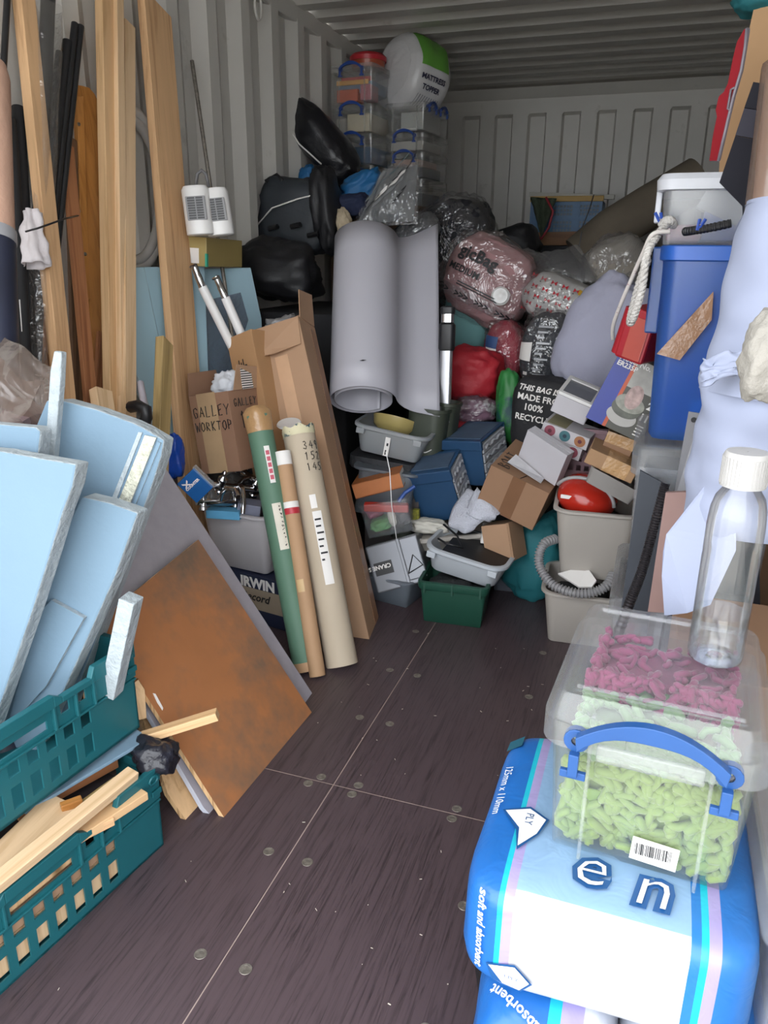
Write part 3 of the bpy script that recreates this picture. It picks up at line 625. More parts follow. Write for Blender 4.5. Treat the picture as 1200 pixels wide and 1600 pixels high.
# slim kraft tube between
bt, L = tube_thing('postal_tube', 'slim kraft postal tube squeezed between green and cream tubes', 'tube', (-.252, 1.955, 0), W(441, 706, 2.17), .026, M_kraft)
on_tube(bt, .026, -180, 180, L-.045, L-.0, M_paper, 'white_end', .0008, 20); on_tube(bt, .026, -180, 180, L-.185, L-.165, M_paper, 'white_band', .0008, 20); on_tube(bt, .026, -180, 180, L-.205, L-.185, plain('red_tape', 'b5303c', rough=.4), 'red_band', .0008, 20)
on_tube(bt, .026, -110, -60, .27, .31, plain('masking_tape', 'c9aa7c', rough=.5), 'tape_patch')
# cream tube
ct, L = tube_thing('postal_tube', 'thick cream postal tube with a white address label', 'tube', (-.205, 2.045, 0), W(466, 672, 2.27), .053, M_cream)
on_tube(ct, .053, -72, -40, L-.52, L-.28, M_paper, 'address_label'); on_tube(ct, .053, -72, -50, L-.27, L-.225, M_paper, 'small_label')
for i in range(7): on_tube(ct, .053, -68, -68+[22, 18, 24, 20, 14, 24, 10][i], L-.31-.022*i, L-.304-.022*i, M_ink, 'printed_line', .0018)
for i, s in enumerate(('349', '152', '145')): tube_text(ct, .053, s, .026, -62, L-.075-.036*i, M_ink, vert=False, penm=True, name='handwriting', seed=i)
mb = MB(); mb.grid(lambda u, v: ((.0545+.003*noise.noise(V((u*30, v*3, 1))))*math.cos(u*6.283), (.0545+.003*noise.noise(V((u*30, v*3, 1))))*math.sin(u*6.283), L-.022+.03*v+.006*math.sin(u*40)*v), 40, 4, closeu=True)
mb.build('torn_wrapper', plain('torn_paper', 'cfc8a8', rough=.7, blot=('3c5560', 30, .55, .6)), ct, smooth=180)
dm = frame(W(452, 664, 2.34), (1, .2, 0), (0, -.25, 1))
tag(MB().lathe([(.001, 0), (.04, 0), (.043, .004), (.04, .009), (.001, .009)], 28, dm).build('bung', M_white, smooth=40), 'round white plastic cap resting against the cream tube top', 'cap')
# ---------------------------------------------------------------- long carton leaning (front corner edge on the floor at the right)
def carton_open(name, label, o, x, up, w, d, L, mat=M_card, flaps=()):
    m = frame(o, x, up); t = thing(name, label, 'box', m); T = .004
    mb = MB(); mb.bx(-w, 0, 0, T, 0, L); mb.bx(-w, 0, d-T, d, 0, L); mb.bx(-w, -w+T, T, d-T, 0, L); mb.bx(-T, 0, T, d-T, 0, L); mb.bx(-w, 0, 0, d, 0, T)
    mb.build('carton_wall', mat, t, bevel=.001)
    for (pts) in flaps: MB().slab(pts[0], V(pts[1])).build('flap', mat, t)
    return t
o = WZ(577, 999, 0); up = W(466, 494, 2.56)-o; L = up.length
lc = carton_open('long_carton', 'tall brown cardboard carton leaning with torn open top', o, (1, .06, 0), up, .185, .17, L,
    flaps=[([(-.185, -.004, L), (0, -.004, L), (-.01, -.008, L-.1), (-.10, -.03, L-.115), (-.175, -.03, L-.11)], (0, .003, 0)), ([(0, .01, L), (0, .16, L), (.02, .15, L+.115), (.015, .02, L+.10)], (.003, 0, 0)), ([(-.15, .168, L), (-.03, .168, L), (-.04, .18, L+.07), (-.13, .185, L+.06)], (0, .003, 0))])
MB().blob((.14, .12, .1), 12, .15, 3, wr=.06, M=Matrix.Translation((-.09, .08, L-.01))).build('plastic_packing', clear('packing_film', body=.5, c='c9c9cc', rough=.2, gloss=.1, bump=.8, bs=20), lc, smooth=180)
MB().bx(-.12, -.07, -.0012, 0, 0, L-.12).build('tape', plain('faded_tape', 'bd9674', rough=.4), lc)
MB().bx(.0, .0012, .11, .16, .02, L-.02).build('tape', plain('dark_faded_tape', '8f684a', rough=.35), lc)
# ---------------------------------------------------------------- second long carton behind, holding two lamp tubes
o2 = W(440, 760, 2.33); up2 = W(392, 514, 2.46)-o2; L2 = up2.length
sc_ = carton_open('slim_carton', 'slim brown carton behind the long carton holding white tubes', o2, (.9, -.25, 0), up2, .125, .11, L2, mat=plain('tan_cardboard', 'a9825c', rough=.75, var=.05))
for i, x in enumerate((-.088, -.078, -.068)): MB().bx(x, x+.004, -.0012, 0, L2-.14, L2-.14+.05*(1 if i != 1 else .8)).build('printed_mark', M_ink, sc_)
MB().bx(-.064, -.05, -.0012, 0, L2-.118, L2-.112).build('printed_mark', M_ink, sc_)
def lamp_tube(a, b, c, label, r=.0165):
    a, b, c = W(*a), W(*b), W(*c); t = thing('chrome_tipped_tube', label, 'tube', Matrix.Translation(b), 'white tubes with chrome ends')
    MB().tube([c-b, V((0, 0, 0))], r, 16).build('white_sleeve', M_white, t, smooth=40)
    MB().tube([V((0, 0, 0)), (a-b)*.5, (a-b)*.52, (a-b)*.97, a-b], [r*.8, r*.8, r*.72, r*.72, r*.4], 16).build('chrome_end', M_chrome, t, smooth=40)
    MB().tube([(a-b)*.85+V((-.012, -.01, .0)), (a-b)*.93+V((.012, -.012, 0))], .004, 8).build('end_pin', M_chrome, t, smooth=40)
lamp_tube((302, 412, 2.42), (316, 448, 2.44), (374, 565, 2.505), 'white tube with chrome end, nearer the wide plank')
lamp_tube((337, 431, 2.49), (352, 465, 2.50), (388, 548, 2.53), 'white tube with chrome end, nearer the long carton')
# ---------------------------------------------------------------- GALLEY WORKTOP carton
Mg, w, h = ff((289, 621, 2.30), (349, 612, 2.27), (316, 741, 2.27)); d = .17; T = .004
gb = thing('worktop_carton', 'open brown carton with GALLEY WORKTOP handwritten in marker', 'box', Mg)
mb = MB(); mb.bx(0, w, 0, T, 0, h); mb.bx(0, w, d-T, d, 0, h); mb.bx(0, T, T, d-T, 0, h); mb.bx(w-T, w, T, d-T, 0, h); mb.bx(0, w, 0, d, 0, T); mb.build('carton_wall', M_cardd, gb, bevel=.001)
MB().slab([(0, 0, h), (0, d, h), (-.01, d, h+.085), (-.005, .02, h+.08)], V((.003, 0, 0))).build('flap', M_cardd, gb)
MB().slab([(w, .03, h), (w, d, h), (w+.01, d, h+.07), (w+.006, .06, h+.085)], V((.003, 0, 0))).build('flap', M_card, gb)
MB().bx(w*.2, w*.68, -.0012, 0, .0, h+.004).build('tape', plain('old_tape', 'b39674', rough=.5, var=.12), gb)
MB().bx(w+.004, w+.008, .075, .13, h+.0, h+.075).build('barcode_label', stripes('barcode_side', [(0, 'e6e3e0'), (.55, '17161a')], axis=2, period=.008), gb)
PM = frame((0.012, -.0022, h*.72), (1, 0, 0), (0, -1, 0)); PM = Matrix(((1, 0, 0, .012), (0, 0, -1, -.003), (0, 1, 0, h*.72), (0, 0, 0, 1)))
pen('GALLEY', .036, PM, .0016, seed=4).build('handwriting', M_ink, gb); PM2 = PM.copy(); PM2[2][3] = h*.54; pen('WORKTOP', .031, PM2, .0016, seed=6).build('handwriting', M_ink, gb)
PS = Matrix(((0, 0, 1, w+.003), (1, 0, 0, .02), (0, 1, 0, h*.80), (0, 0, 0, 1)))
pen('GALLEY', .026, PS, .0013, seed=8).build('handwriting', M_ink, gb)
PS2 = Matrix(((0, 0, 1, w+.003), (1, 0, 0, .045), (0, 1, 0, h*.55), (0, 0, 0, 1))); pen('^', .032, PS2, .0015, seed=2).build('arrow_mark', M_ink, gb)
MB().blob((.10, .1, .09), 21, .15, 3, wr=.05, M=Matrix.Translation((.1, .1, h+.02))).build('paper_packing', plain('crumpled_paper', 'd5d8df', rough=.7, bump=.6, bs=20), gb, smooth=180)
# ---------------------------------------------------------------- pale bin of plumbing on a tool carton
def tub(name, label, cat, M, w, d, h, mat, taper=.02, rim=.012, rad=.03, wall=.003, lip=.012, group=None, feet=False):
    """open plastic tub, origin at the bottom centre"""
    t = thing(name, label, cat, M, group)
    MB().loft([(-taper-.004, 0), (-taper, .004), (-.0, h-lip), (rim*.6, h-lip), (rim, h-lip*.8), (rim, h-.002), (rim*.7, h), (-wall, h), (-wall*1.5, h-lip), (-taper-wall, wall*1.4)], w, d, rad, 5).build('tub_body', mat, t, smooth=40)
    return t
M_gtub = plain('pale_grey_plastic', 'b9b5b8', rough=.4, var=.03); M_beige = plain('putty_plastic', 'aca69f', rough=.45, var=.03)
bc = V((-.665, 2.36, .19))
tub('plumbing_bin', 'pale grey bin full of tap fittings behind the grey board', 'bin', TRS(bc, (0, 0, -8)), .30, .30, .225, M_gtub, taper=.03, rad=.05)
o = TRS((-.575, 2.27, 0), (0, 0, -10))
t = thing('tool_carton', 'dark blue and beige IRWIN tool carton under the pale bin', 'box', o)
MB().bx(-.15, .13, -.06, .2, 0, .185).build('carton', plain('navy_card', '232a42', rough=.5), t, bevel=.002)
MB().bx(-.12, .128, -.0615, -.06, .055, .135).build('beige_panel', plain('beige_card', '9f907e', rough=.5), t)
text_mb('IRWIN', .052, lambda x, y: (-.085+x, -.0625, .14+y), bold=.0025).build('lettering', M_paper, t)
text_mb('Record', .042, lambda x, y: (-.085+x, -.0628, .09+y), bold=.001, shear=.3).build('lettering', M_ink, t)
# taps
def tap(label, p, rz, tilt, s=1.0):
    t = thing('mixer_tap', label, 'tap', TRS(p, (tilt, 12, rz)), 'chrome mixer taps in the plumbing bin')
    MB().tube([(-.085*s, 0, 0), (.085*s, 0, 0)], .0125*s, 12).build('cross_bar', M_chrome, t, smooth=40)
    for x in (-.06, .06):
        MB().lathe([(.016, -.03), (.016, -.02), (.012, -.016), (.012, .02), (.017, .026), (.017, .034), (.006, .045), (.006, .055), (.009, .06), (.004, .068)], 14, Matrix.Translation((x*s, 0, 0)) @ Matrix.Scale(s, 4)).build('valve', M_chrome, t, smooth=40)
    MB().tube([(0, 0, 0), (0, -.02, .03), (0, -.06, .045), (0, -.12, .03), (0, -.14, .005)], .009*s, 10).build('spout', M_chrome, t, smooth=60)
tap('chrome mixer tap lying on top of the pale bin, right one', W(372, 762, 2.28), 40, 25); tap('chrome mixer tap lying across the bin rim, left one', W(343, 785, 2.20), 55, -20)
tap('chrome mixer tap at the back of the pale bin', W(392, 745, 2.36), -20, 60, .9)
tag(MB().bx(-.06, .06, -.025, .025, 0, .03, TRS(W(352, 808, 2.20), (0, 0, 10))).build('blue_carton', plain('sky_blue_card', '5fa6cf', rough=.5), bevel=.002), 'flat sky blue box on the pale bin rim under taps', 'box')
tag(MB().bx(-.05, .03, -.02, .05, 0, .045, TRS(W(393, 806, 2.24), (0, 10, 20))).build('dark_carton', plain('grey_lilac_card', '7c7f92', rough=.5), bevel=.002), 'grey lilac box among the tap fittings', 'box')
tag(MB().bx(-.10, .09, -.1, .1, 0, .16, TRS((bc.x, bc.y, bc.z+.03))).build('fittings_heap', plain('dark_fittings', '4b4a50', rough=.6, var=.5, vs=30, bump=1, bs=40)), 'heap of dark fittings inside the pale bin', 'fittings')
mb = MB().blob((.20, .16, .12), 31, .16, 3, wr=.07, M=TRS(W(345, 772, 2.38), (0, -20, 0))); tag(mb.build('poly_bag', clear('grey_film', body=.35, c='b5b2b0', rough=.15, gloss=.12, bump=.9, bs=20), smooth=180), 'crumpled clear plastic bag inside the pale bin', 'bag')
Mb, w, h = ff((296, 727, 2.05), (327, 757, 2.07), (276, 757, 2.03))
t = thing('blue_pack', 'glossy blue retail pack with white print by the grey board', 'pack', Mb); MB().bx(0, w, 0, .02, 0, h).build('pack_body', plain('glossy_blue', '1f5c9e', rough=.25, var=.15), t, bevel=.003)
MB().bx(-.004, w+.004, .008, .012, h-.002, h+.012).build('hang_tab', clear('hang_film', body=.3, rough=.15), t)
text_mb('COUNTER', .012, lambda x, y: (w*.45-y, -.0012, .008+x), bold=.0006).build('lettering', M_paper, t); text_mb('X', .03, lambda x, y: (.012+x, -.0012, .012+y), bold=.001).build('lettering', M_paper, t)
tag(MB().blob((.07, .06, .15), 41, .12, 2.5, wr=.05, M=TRS(W(272, 715, 2.12))).build('blue_bag', plain('bright_blue_film', '1546a8', rough=.3, bump=.5, bs=25), smooth=180), 'bright blue plastic bag behind the treated batten', 'bag')
tag(MB().slab([W(350, 586, 2.42), W(368, 590, 2.42), W(372, 628, 2.4), W(335, 640, 2.4), W(332, 600, 2.42)], V((0, .003, 0))).build('paper_sheet', M_paper), 'white paper sheet sticking out behind the worktop carton', 'paper')
# ================================================================ rolled vinyl and the stacks in the middle
M_vinyl = plain('grey_vinyl', 'aeadb6', rough=.45, var=.02, vs=2)
M_vinylb = M_vinyl
A, B = W(566, 626, 2.74), W(571, 376, 3.12); d = B-A; L = d.length; m = frame(A, V((1, .06, 0)), d)
rv = thing('vinyl_roll', 'large roll of pale grey vinyl standing tilted in the middle', 'vinyl roll', m)
prof = []
for i in range(64):
    a = R(60+i*10.6); r = .098+.036*i/63; prof.append((r*math.cos(a), r*math.sin(a)))
x, y = prof[-1]; tx, ty = prof[-1][0]-prof[-2][0], prof[-1][1]-prof[-2][1]; l = math.hypot(tx, ty); tx, ty = tx/l, ty/l
# end of the sheet: swings out to the right
last = R(60+63*10.6)
for i in range(1, 15):
    aa = math.atan2(ty, tx)*max(0, 1-i/9)+R(18)*min(1, i/9); x += .0145*math.cos(aa); y += .0145*math.sin(aa); prof.append((x, y))
n = len(prof); mb = MB()
def vz(i, v):
    k = max(0, (i-62)/(n-63)); lo = -.02*math.sin(min(1, i/40)*3.1)*0+.055*0; return (-.035*k)+v*(L+(.17*k)-(-.0))
mb.grid(lambda u, v: (*prof[min(n-1, int(round(u*(n-1))))], vz(round(u*(n-1)), v)), n, 8)
mb.build('rolled_sheet', M_vinyl, rv, smooth=180, solid=.003)
MB().prism([(-.012, 0), (0, .003), (.014, 0), (0, -.0025)], 0, .0006, Matrix(((1, 0, 0, .035), (0, 0, -1, -.1335), (0, 1, 0, .1), (0, 0, 0, 1)))).build('scuff_mark', M_ink, rv)
# loose second grey sheet edge behind the roll
# aluminium telescopic handle
a, b = W(700, 478, 3.02), W(694, 660, 2.95); d = a-b; m = frame(b, (1, 0, 0), d); L = d.length
t = thing('telescopic_handle', 'silver telescopic handle with black grips beside the vinyl', 'handle', m)
MB().loft([(0, 0), (0, L*.62)], .05, .03, .012).build('silver_tube', plain('brushed_aluminium', 'a6a7ab', rough=.3, metal=.7), t, smooth=40)
MB().loft([(0, L*.62), (.004, L*.64), (.004, L*.84), (-.004, L*.86)], .056, .036, .014).build('black_collar', M_black, t, smooth=40)
MB().loft([(0, L*.86), (0, L*.93)], .05, .03, .012).build('silver_ring', M_chrome, t, smooth=40)
MB().loft([(0, L*.93), (.002, L*.95), (.002, L*.985), (-.01, L)], .054, .034, .014).build('black_cap', M_black, t, smooth=40)
# olive rubber boots
M_ol = plain('olive_rubber', '3c4238', rough=.5, var=.1)
for i, (px, Y, lab) in enumerate(((672, 2.93, 'dark olive rubber boot with small white mark, front of the pair'), (704, 3.0, 'dark olive rubber boot, thin edge beside the red fabric'))):
    top, bot = W(px, 636+(-8*i), Y), W(px-14, 760, Y-.02); d = top-bot; m = frame(bot-d.normalized()*.18, (1, -.1, 0), d); H = d.length+.18
    t = thing('rubber_boot', lab, 'boot', m, 'olive rubber boots')
    MB().loft([(-.03, 0), (-.022, .05), (-.02, .12), (0, H*.6), (.006, H*.97), (.012, H*.975), (.012, H), (.004, H), (-.004, H*.9)], .15 if i == 0 else .06, .11, .045, 6).build('shaft', M_ol, t, smooth=50)
    MB().loft([(0, 0), (.0, .03), (-.015, .07), (-.03, .08)], .10, .24, .045, 6, Matrix.Translation((0, -.07, 0))).build('foot', M_ol, t, smooth=50)
    if i == 0: MB().tube([(-.005+k*.009, -.0615, H*.66+.004*abs(k-3)**1.3*(1 if k > 3 else .4)) for k in range(7)], .0022, 6).build('white_mark', M_paper, t)
# ---------------------------------------------------------------- left stack: grey tub on top
M_tubg = clear('frosted_grey_plastic', tint=(.9, .92, .94), body=.72, c='d4d8dc', rough=.25, gloss=.06)
def handled_tub(name, label, M, w, d, h, mat, rad=.05, taper=.025, group=None):
    t = tub(name, label, 'tub', M, w, d, h, mat, taper=taper, rim=.012, rad=rad, lip=.016, group=group)
    for x in (-w*.40, w*.40): MB().bx(x-.016, x+.016, -d/2-.016, -d/2+.002, h-.034, h-.012).build('rim_lug', mat, t, bevel=.002)
    return t
Mt, w, h = ff((537, 659, 2.72), (652, 686, 2.74), (545, 703, 2.72))
Mt = Mt @ Matrix.Translation((w/2, .13, 0)); t1 = handled_tub('plastic_tub', 'frosted grey tub with a yellow dish under the vinyl roll', Mt, w*.96, .25, h, M_tubg)
MB().bx(-.012, .008, -.1275, -.1255, .01, h*.75).build('size_label', M_paper, t1); MB().bx(-.006, -.001, -.1285, -.127, .015, h*.3).bx(-.004, .003, -.1285, -.127, h*.45, h*.55).build('printed_mark', M_ink, t1)
mt = Mt @ Matrix.Translation((-.02, .03, .055)) @ Matrix.Rotation(R(-22), 4, 'X')
tag(MB().lathe([(.05, 0), (.085, .03), (.095, .065), (.098, .066), (.088, .03), (.05, .004)], 30).build('yellow_dish', plain('mustard_glaze', 'a2925c', rough=.35, var=.1), smooth=50, M=mt), 'mustard yellow round dish standing in the frosted tub', 'dish')
# dark lidded box and grey lid under it
Mt, w, h = ff((538, 712, 2.72), (640, 730, 2.74), (540, 732, 2.72))
tag(MB().loft([(-.01, 0), (0, .01), (0, h)], w, .24, .03, M=Mt @ Matrix.Translation((w/2, .14, 0))).build('dark_tray', plain('dark_tray', '2e2f33', rough=.6, var=.3, vs=20, bump=.5), smooth=40), 'dark tray of odds and ends below the frosted tub', 'tray')
Mt, w, h = ff((536, 727, 2.66), (632, 742, 2.70), (548, 800, 2.66))
M_frost = clear('frosted_lid', body=.75, c='8f98a2', rough=.3, gloss=.08); t = thing('lidded_box', 'grey frosted plastic box with raised lid rim in the left stack', 'box', Mt)
MB().loft([(0, 0), (0, h*.93)], w*.92, .22, .02, M=Matrix.Translation((w/2, .12, 0))).build('box_body', M_frost, t, smooth=40)
MB().loft([(.006, 0), (.012, .003), (.012, .012), (0, .014), (-.012, .009)], w, .24, .025, M=Matrix.Translation((w/2, .12, h*.93))).build('lid', M_frost, t, smooth=40)
# orange book and red tool
Mt, w, h = ff((553, 757, 2.60), (628, 738, 2.64), (556, 780, 2.60))
t = thing('orange_book', 'orange hardback book lying on the left stack', 'book', Mt)
MB().bx(0, w, 0, .004, 0, .004).bx(0, w, 0, .17, h-.003, h).bx(0, w, 0, .17, 0, .003).bx(0, w, 0, .003, 0, h).build('cover', plain('orange_cover', 'b06a38', rough=.5), t)
MB().bx(.004, w-.001, .004, .165, .003, h-.003).build('pages', M_paper, t)
tag(MB().bx(0, .17, 0, .04, 0, .03, frame(W(568, 800, 2.58), W(630, 775, 2.62)-W(568, 800, 2.58), (0, 0, 1))).build('red_tool_case', plain('bright_red', 'c8372c', rough=.4), bevel=.006), 'bright red flat tool case below the orange book', 'case')
tag(MB().tube([W(603, 706, 2.60), W(609, 735, 2.57), W(612, 790, 2.56), W(620, 845, 2.55)], .0018, 6).build('white_rod', M_white, smooth=60), 'thin white rod standing in the left stack', 'rod')
tag(MB().tube([W(622, 784, 2.62), W(633, 770, 2.64), W(648, 760, 2.66)], .008, 8).build('blue_tool', plain('tool_blue', '2a4f96', rough=.4), smooth=60), 'blue tool handle beside the red case', 'tool')
# clear bin with coloured contents
M_clearb = clear('clear_plastic', body=.12, c='c8ccd2', rough=.12, gloss=.08); M_clearm = clear('milky_plastic', body=.30, c='d6dadf', rough=.25, gloss=.07)
Mt, w, h = ff((562, 792, 2.56), (640, 778, 2.60), (572, 845, 2.56)); Mt = Mt @ Matrix.Translation((w/2, .11, 0))
t = tub('clear_bin', 'clear plastic bin with pink and green contents in left stack', 'bin', Mt, w, .2, h, M_clearb, taper=.008, rad=.012, rim=.006)
for nm, cc, bb in (('pink_item', 'b0637f', (-.09, -.02, -.07, .06, .06, .11)), ('green_item', '6fae6e', (-.08, .0, -.08, .05, .01, .06)), ('white_key', 'd8d4c8', (.0, .03, -.085, -.06, .03, .1)), ('dark_item', '40434a', (.02, .085, -.06, .07, .01, .10))):
    tag(MB().blob((bb[1]-bb[0], bb[3]-bb[2], bb[5]-bb[4]), len(nm), .12, 2.5).build(nm, plain(nm, cc, rough=.5), smooth=180, M=Mt @ Matrix.Translation(((bb[0]+bb[1])/2, (bb[2]+bb[3])/2, (bb[4]+bb[5])/2))), {'pink_item': 'dusky pink cloth bundle seen through the clear bin', 'green_item': 'green soft item seen through the clear bin', 'white_key': 'small cream gadget behind the clear bin wall', 'dark_item': 'dark grey item in the clear bin, right side'}[nm], 'household item')
# silver case marked CRANE, upside down
Mt, w, h = ff((568, 856, 2.52), (648, 834, 2.56), (590, 928, 2.48)); M_silver = plain('silver_paint', '7a7c82', rough=.35, metal=.4, var=.06)
t = thing('silver_case', 'silver case with an upside down CRANE plate in left stack', 'case', Mt)
MB().prism([(0, 0), (w-.02, 0), (w, .03), (w, h), (0, h)], 0, .2, Matrix(((1, 0, 0, 0), (0, 0, 1, 0), (0, 1, 0, 0), (0, 0, 0, 1)))).build('case_body', M_silver, t, bevel=.006)
MB().bx(.015, .085, -.002, 0, h*.35, h*.62).build('name_plate', M_black, t)
text_mb('CRANE S', .022, lambda x, y: (.08-x, -.003, h*.56-y), bold=.0006).build('lettering', M_paper, t)
MB().bx(w*.6, w*.66, -.006, 0, 0, h).build('ridge', M_silver, t, bevel=.002); MB().bx(w*.66, w, -.012, 0, h*.1, h*.98).build('side_plate', M_silver, t, bevel=.004)
MB().tube([(w*.68, -.014, h*.25), (w*.85, -.016, h*.6), (w*.98, -.016, h*.35), (w*.68, -.014, h*.25)], .0025, 6).build('wire_clip', M_black, t)
Mt = TRS((-.20, 2.62, 0), (0, 0, -12)); tub('floor_tub', 'frosted tub on the floor beneath the silver case', 'tub', Mt, .21, .22, .115, clear('frosted_blue', body=.7, c='98a2ae', rough=.25, gloss=.08), taper=.02, rad=.03)
tag(MB().blob((.16, .15, .1), 51, .1, 2.2, M=TRS((-.20, 2.62, .075))).build('grey_contents', plain('mixed_grey', '7e8086', rough=.6, var=.3, vs=15, bump=.5), smooth=180), 'grey odds and ends in the floor tub', 'household item')
tag(MB().bx(-.12, .12, -.10, .10, 0, .44, TRS((-.27, 2.86, .02), (0, 0, -8))).build('back_carton', plain('dim_card', '55504f', rough=.8), bevel=.003), 'dull dark carton hidden behind the left stack', 'box')
# ---------------------------------------------------------------- blue drawer organisers
M_org = plain('petrol_blue_plastic', '28486a', rough=.4, var=.05); M_drw = plain('smoke_drawer', 'a8aab0', rough=.4, var=.06)
def organiser(label, M, w, d, h):
    t = thing('drawer_organiser', label, 'organiser', M, 'blue drawer organisers')
    mb = MB(); mb.bx(-w/2, w/2, -d/2, d/2, 0, .008); mb.bx(-w/2, w/2, -d/2, d/2, h-.008, h); mb.bx(-w/2, w/2, -d/2, -d/2+.008, 0, h); mb.bx(-w/2, w/2, d/2-.008, d/2, 0, h); mb.bx(-w/2, -w/2+.008, -d/2, d/2, 0, h)
    mb.build('casing', M_org, t, bevel=.003)
    MB().bx(-w/2-.004, w/2+.004, -d/2-.006, -d/2+.012, h*.80, h+.004).build('collar', M_org, t, bevel=.004)
    MB().bx(-w/2+.012, w/2-.012, -d/2+.03, d/2-.03, h-.001, h+.003).build('top_recess', plain('dusty_blue', '44566c', rough=.7, var=.15, vs=14), t)
    k = 4
    for i in range(k):
        z0, z1 = .012+i*(h-.024)/k, .012+(i+1)*(h-.024)/k-.004
        dr = MB().bx(-w/2+.02, w/2+.004, -d/2+.012, d/2-.012, z0, z1).build('drawer', M_drw, t, bevel=.003)
        MB().tube([(w/2+.004, -d/2+.03+j*(d-.06)/10, (z0+z1)/2+.006*math.sin(j*1.9)) for j in range(11)], .006, 6).build('wavy_pull', M_drw, dr, smooth=60)
    return t
organiser('blue drawer organiser standing tilted on the grey tray', TRS((-.072, 2.852, .30), (15, -13.7, -3)), .175, .18, .215)
organiser('blue drawer organiser behind, half hidden by its twin', TRS((.012, 3.02, .41), (10, -6, -13)), .168, .235, .187)
# white towel, trays, tubs, green crate
M_towel = plain('white_towelling', 'c3c6d2', rough=.95, bump=.7, bs=160, var=.05)
def cloth(name, label, cat, pts, mat, nu=22, nv=22, amp=.012, seed=1, solid=.006, f=5):
    """a rumpled cloth stretched over a 3x3 net of points"""
    def bz(t): return ((1-t)**2, 2*t*(1-t), t*t)
    def fn(u, v):
        a, b = bz(u), bz(v); p = V((0, 0, 0))
        for i in range(3):
            for j in range(3): p += pts[i][j]*(a[i]*b[j])
        return p+V((noise.noise(V((u*f, v*f, seed))), noise.noise(V((u*f, v*f, seed+9))), noise.noise(V((u*f, v*f, seed+5)))))*amp
    return tag(MB().grid(fn, nu, nv).build(name, mat, smooth=180, solid=solid), label, cat)
cloth('towel', 'rumpled white towel draped under the organiser and kraft box', 'towel', [[W(702, 822, 2.62), W(698, 805, 2.62), W(728, 765, 2.72)], [W(725, 835, 2.58), W(740, 790, 2.56), W(752, 768, 2.66)], [W(740, 830, 2.60), W(758, 812, 2.58), W(782, 800, 2.64)]], M_towel, amp=.008, f=2.5)
cloth('towel', 'white towel fold hanging by the kraft box', 'towel', [[W(725, 800, 2.62), W(740, 770, 2.63), W(745, 762, 2.68)], [W(742, 812, 2.56), W(756, 780, 2.58), W(760, 772, 2.64)], [W(765, 815, 2.60), W(780, 812, 2.58), W(780, 795, 2.62)]], M_towel, amp=.01, f=3, seed=3)
Mt, w, h = ff((648, 832, 2.58), (768, 820, 2.66), (652, 852, 2.58))
t = thing('grey_tray', 'pale grey moulded tray under the white towel', 'tray', Mt); MB().loft([(-.02, -.035), (0, 0), (.008, .004), (.008, .018), (0, .02), (-.012, .01)], w, .22, .03, M=Matrix.Translation((w/2, .12, 0))).build('tray_body', M_beige, t, smooth=40)
tag(MB().blob((.14, .08, .05), 61, .15, 3, M=TRS(W(672, 822, 2.68))).build('paper_wad', plain('newsprint', 'c2bfb6', rough=.8, blot=('6a6a70', 25, .6, .66)), smooth=180), 'crumpled newsprint wad on the grey tray', 'paper')
tag(MB().bx(-.012, .012, -.01, .01, 0, .085, TRS(W(650, 828, 2.70))).build('yellow_box', plain('yellow_black', '8c8a2e', rough=.5, var=.8, vs=40), bevel=.001), 'small yellow and black pack beside the grey tray', 'pack')
Mt, w, h = ff((652, 850, 2.47), (776, 890, 2.45), (655, 888, 2.47)); Mt = Mt @ Matrix.Translation((w/2, .12, 0))
t = handled_tub('plastic_tub', 'white plastic tub tilted over the green crate with black tray', Mt, w*.96, .23, h, plain('milk_white_plastic', 'b7bdc4', rough=.4, var=.03), rad=.06, taper=.02)
o = MB().bx(-.10, .13, -.08, .10, 0, .006).bx(-.10, .13, .09, .10, 0, .03).build('black_tray', M_black, bevel=.002, M=Mt @ Matrix.Translation((.01, 0, h*.85)) @ Matrix.Rotation(R(4), 4, 'X')); tag(o, 'black flat tray lying inside the white tub', 'tray')
tag(MB().tube([Mt @ V(p) for p in ((-.12, -.05, h+.01), (-.08, -.09, h+.02), (-.02, -.07, h+.014), (-.06, -.02, h+.03), (-.13, .02, h+.04))], .004, 6).build('black_cable', M_black, smooth=180), 'black cable looped over the white tub edge', 'cable')
tag(MB().bx(-.05, .06, -.04, .04, 0, .05, Mt @ Matrix.Translation((.05, .10, h)) @ Matrix.Rotation(.3, 4, 'Z')).build('white_packet', M_paper, bevel=.002), 'white printed packet behind the black tray', 'packet')
Mt = TRS((.053, 2.53, 0), (0, 0, 4)); M_gr = plain('bottle_green_plastic', '1f4a3c', rough=.4, var=.05)
t = tub('green_crate', 'bottle green plastic crate standing on the floor', 'crate', Mt, .235, .20, .165, M_gr, taper=.014, rim=.01, rad=.015, lip=.03)
for x in (-.1, 0, .1): MB().bx(x-.003, x+.003, -.112, -.104, .125, .165).build('rim_rib', M_gr, t)
tag(MB().blob((.19, .16, .1), 71, .12, 3, M=TRS((.053, 2.53, .1))).build('dark_contents', plain('dark_scraps', '2c2e30', rough=.8, bump=.6), smooth=180), 'dark scraps filling the green crate', 'scraps')
tag(MB().loft([(-.01, 0), (0, .3)], .13, .13, .015, M=TRS((.19, 2.86, 0), (0, 0, 6))).build('grey_box', plain('slate_plastic', '4a4e58', rough=.5), smooth=40), 'slate grey plastic box on the floor behind green crate', 'box')
Mt, w, h = ff((758, 822, 2.62), (800, 818, 2.60), (760, 878, 2.60))
t = thing('small_carton', 'small folded brown carton under the kraft box', 'box', Mt); MB().bx(0, w, 0, .12, 0, h).build('carton', M_card, t, bevel=.002)
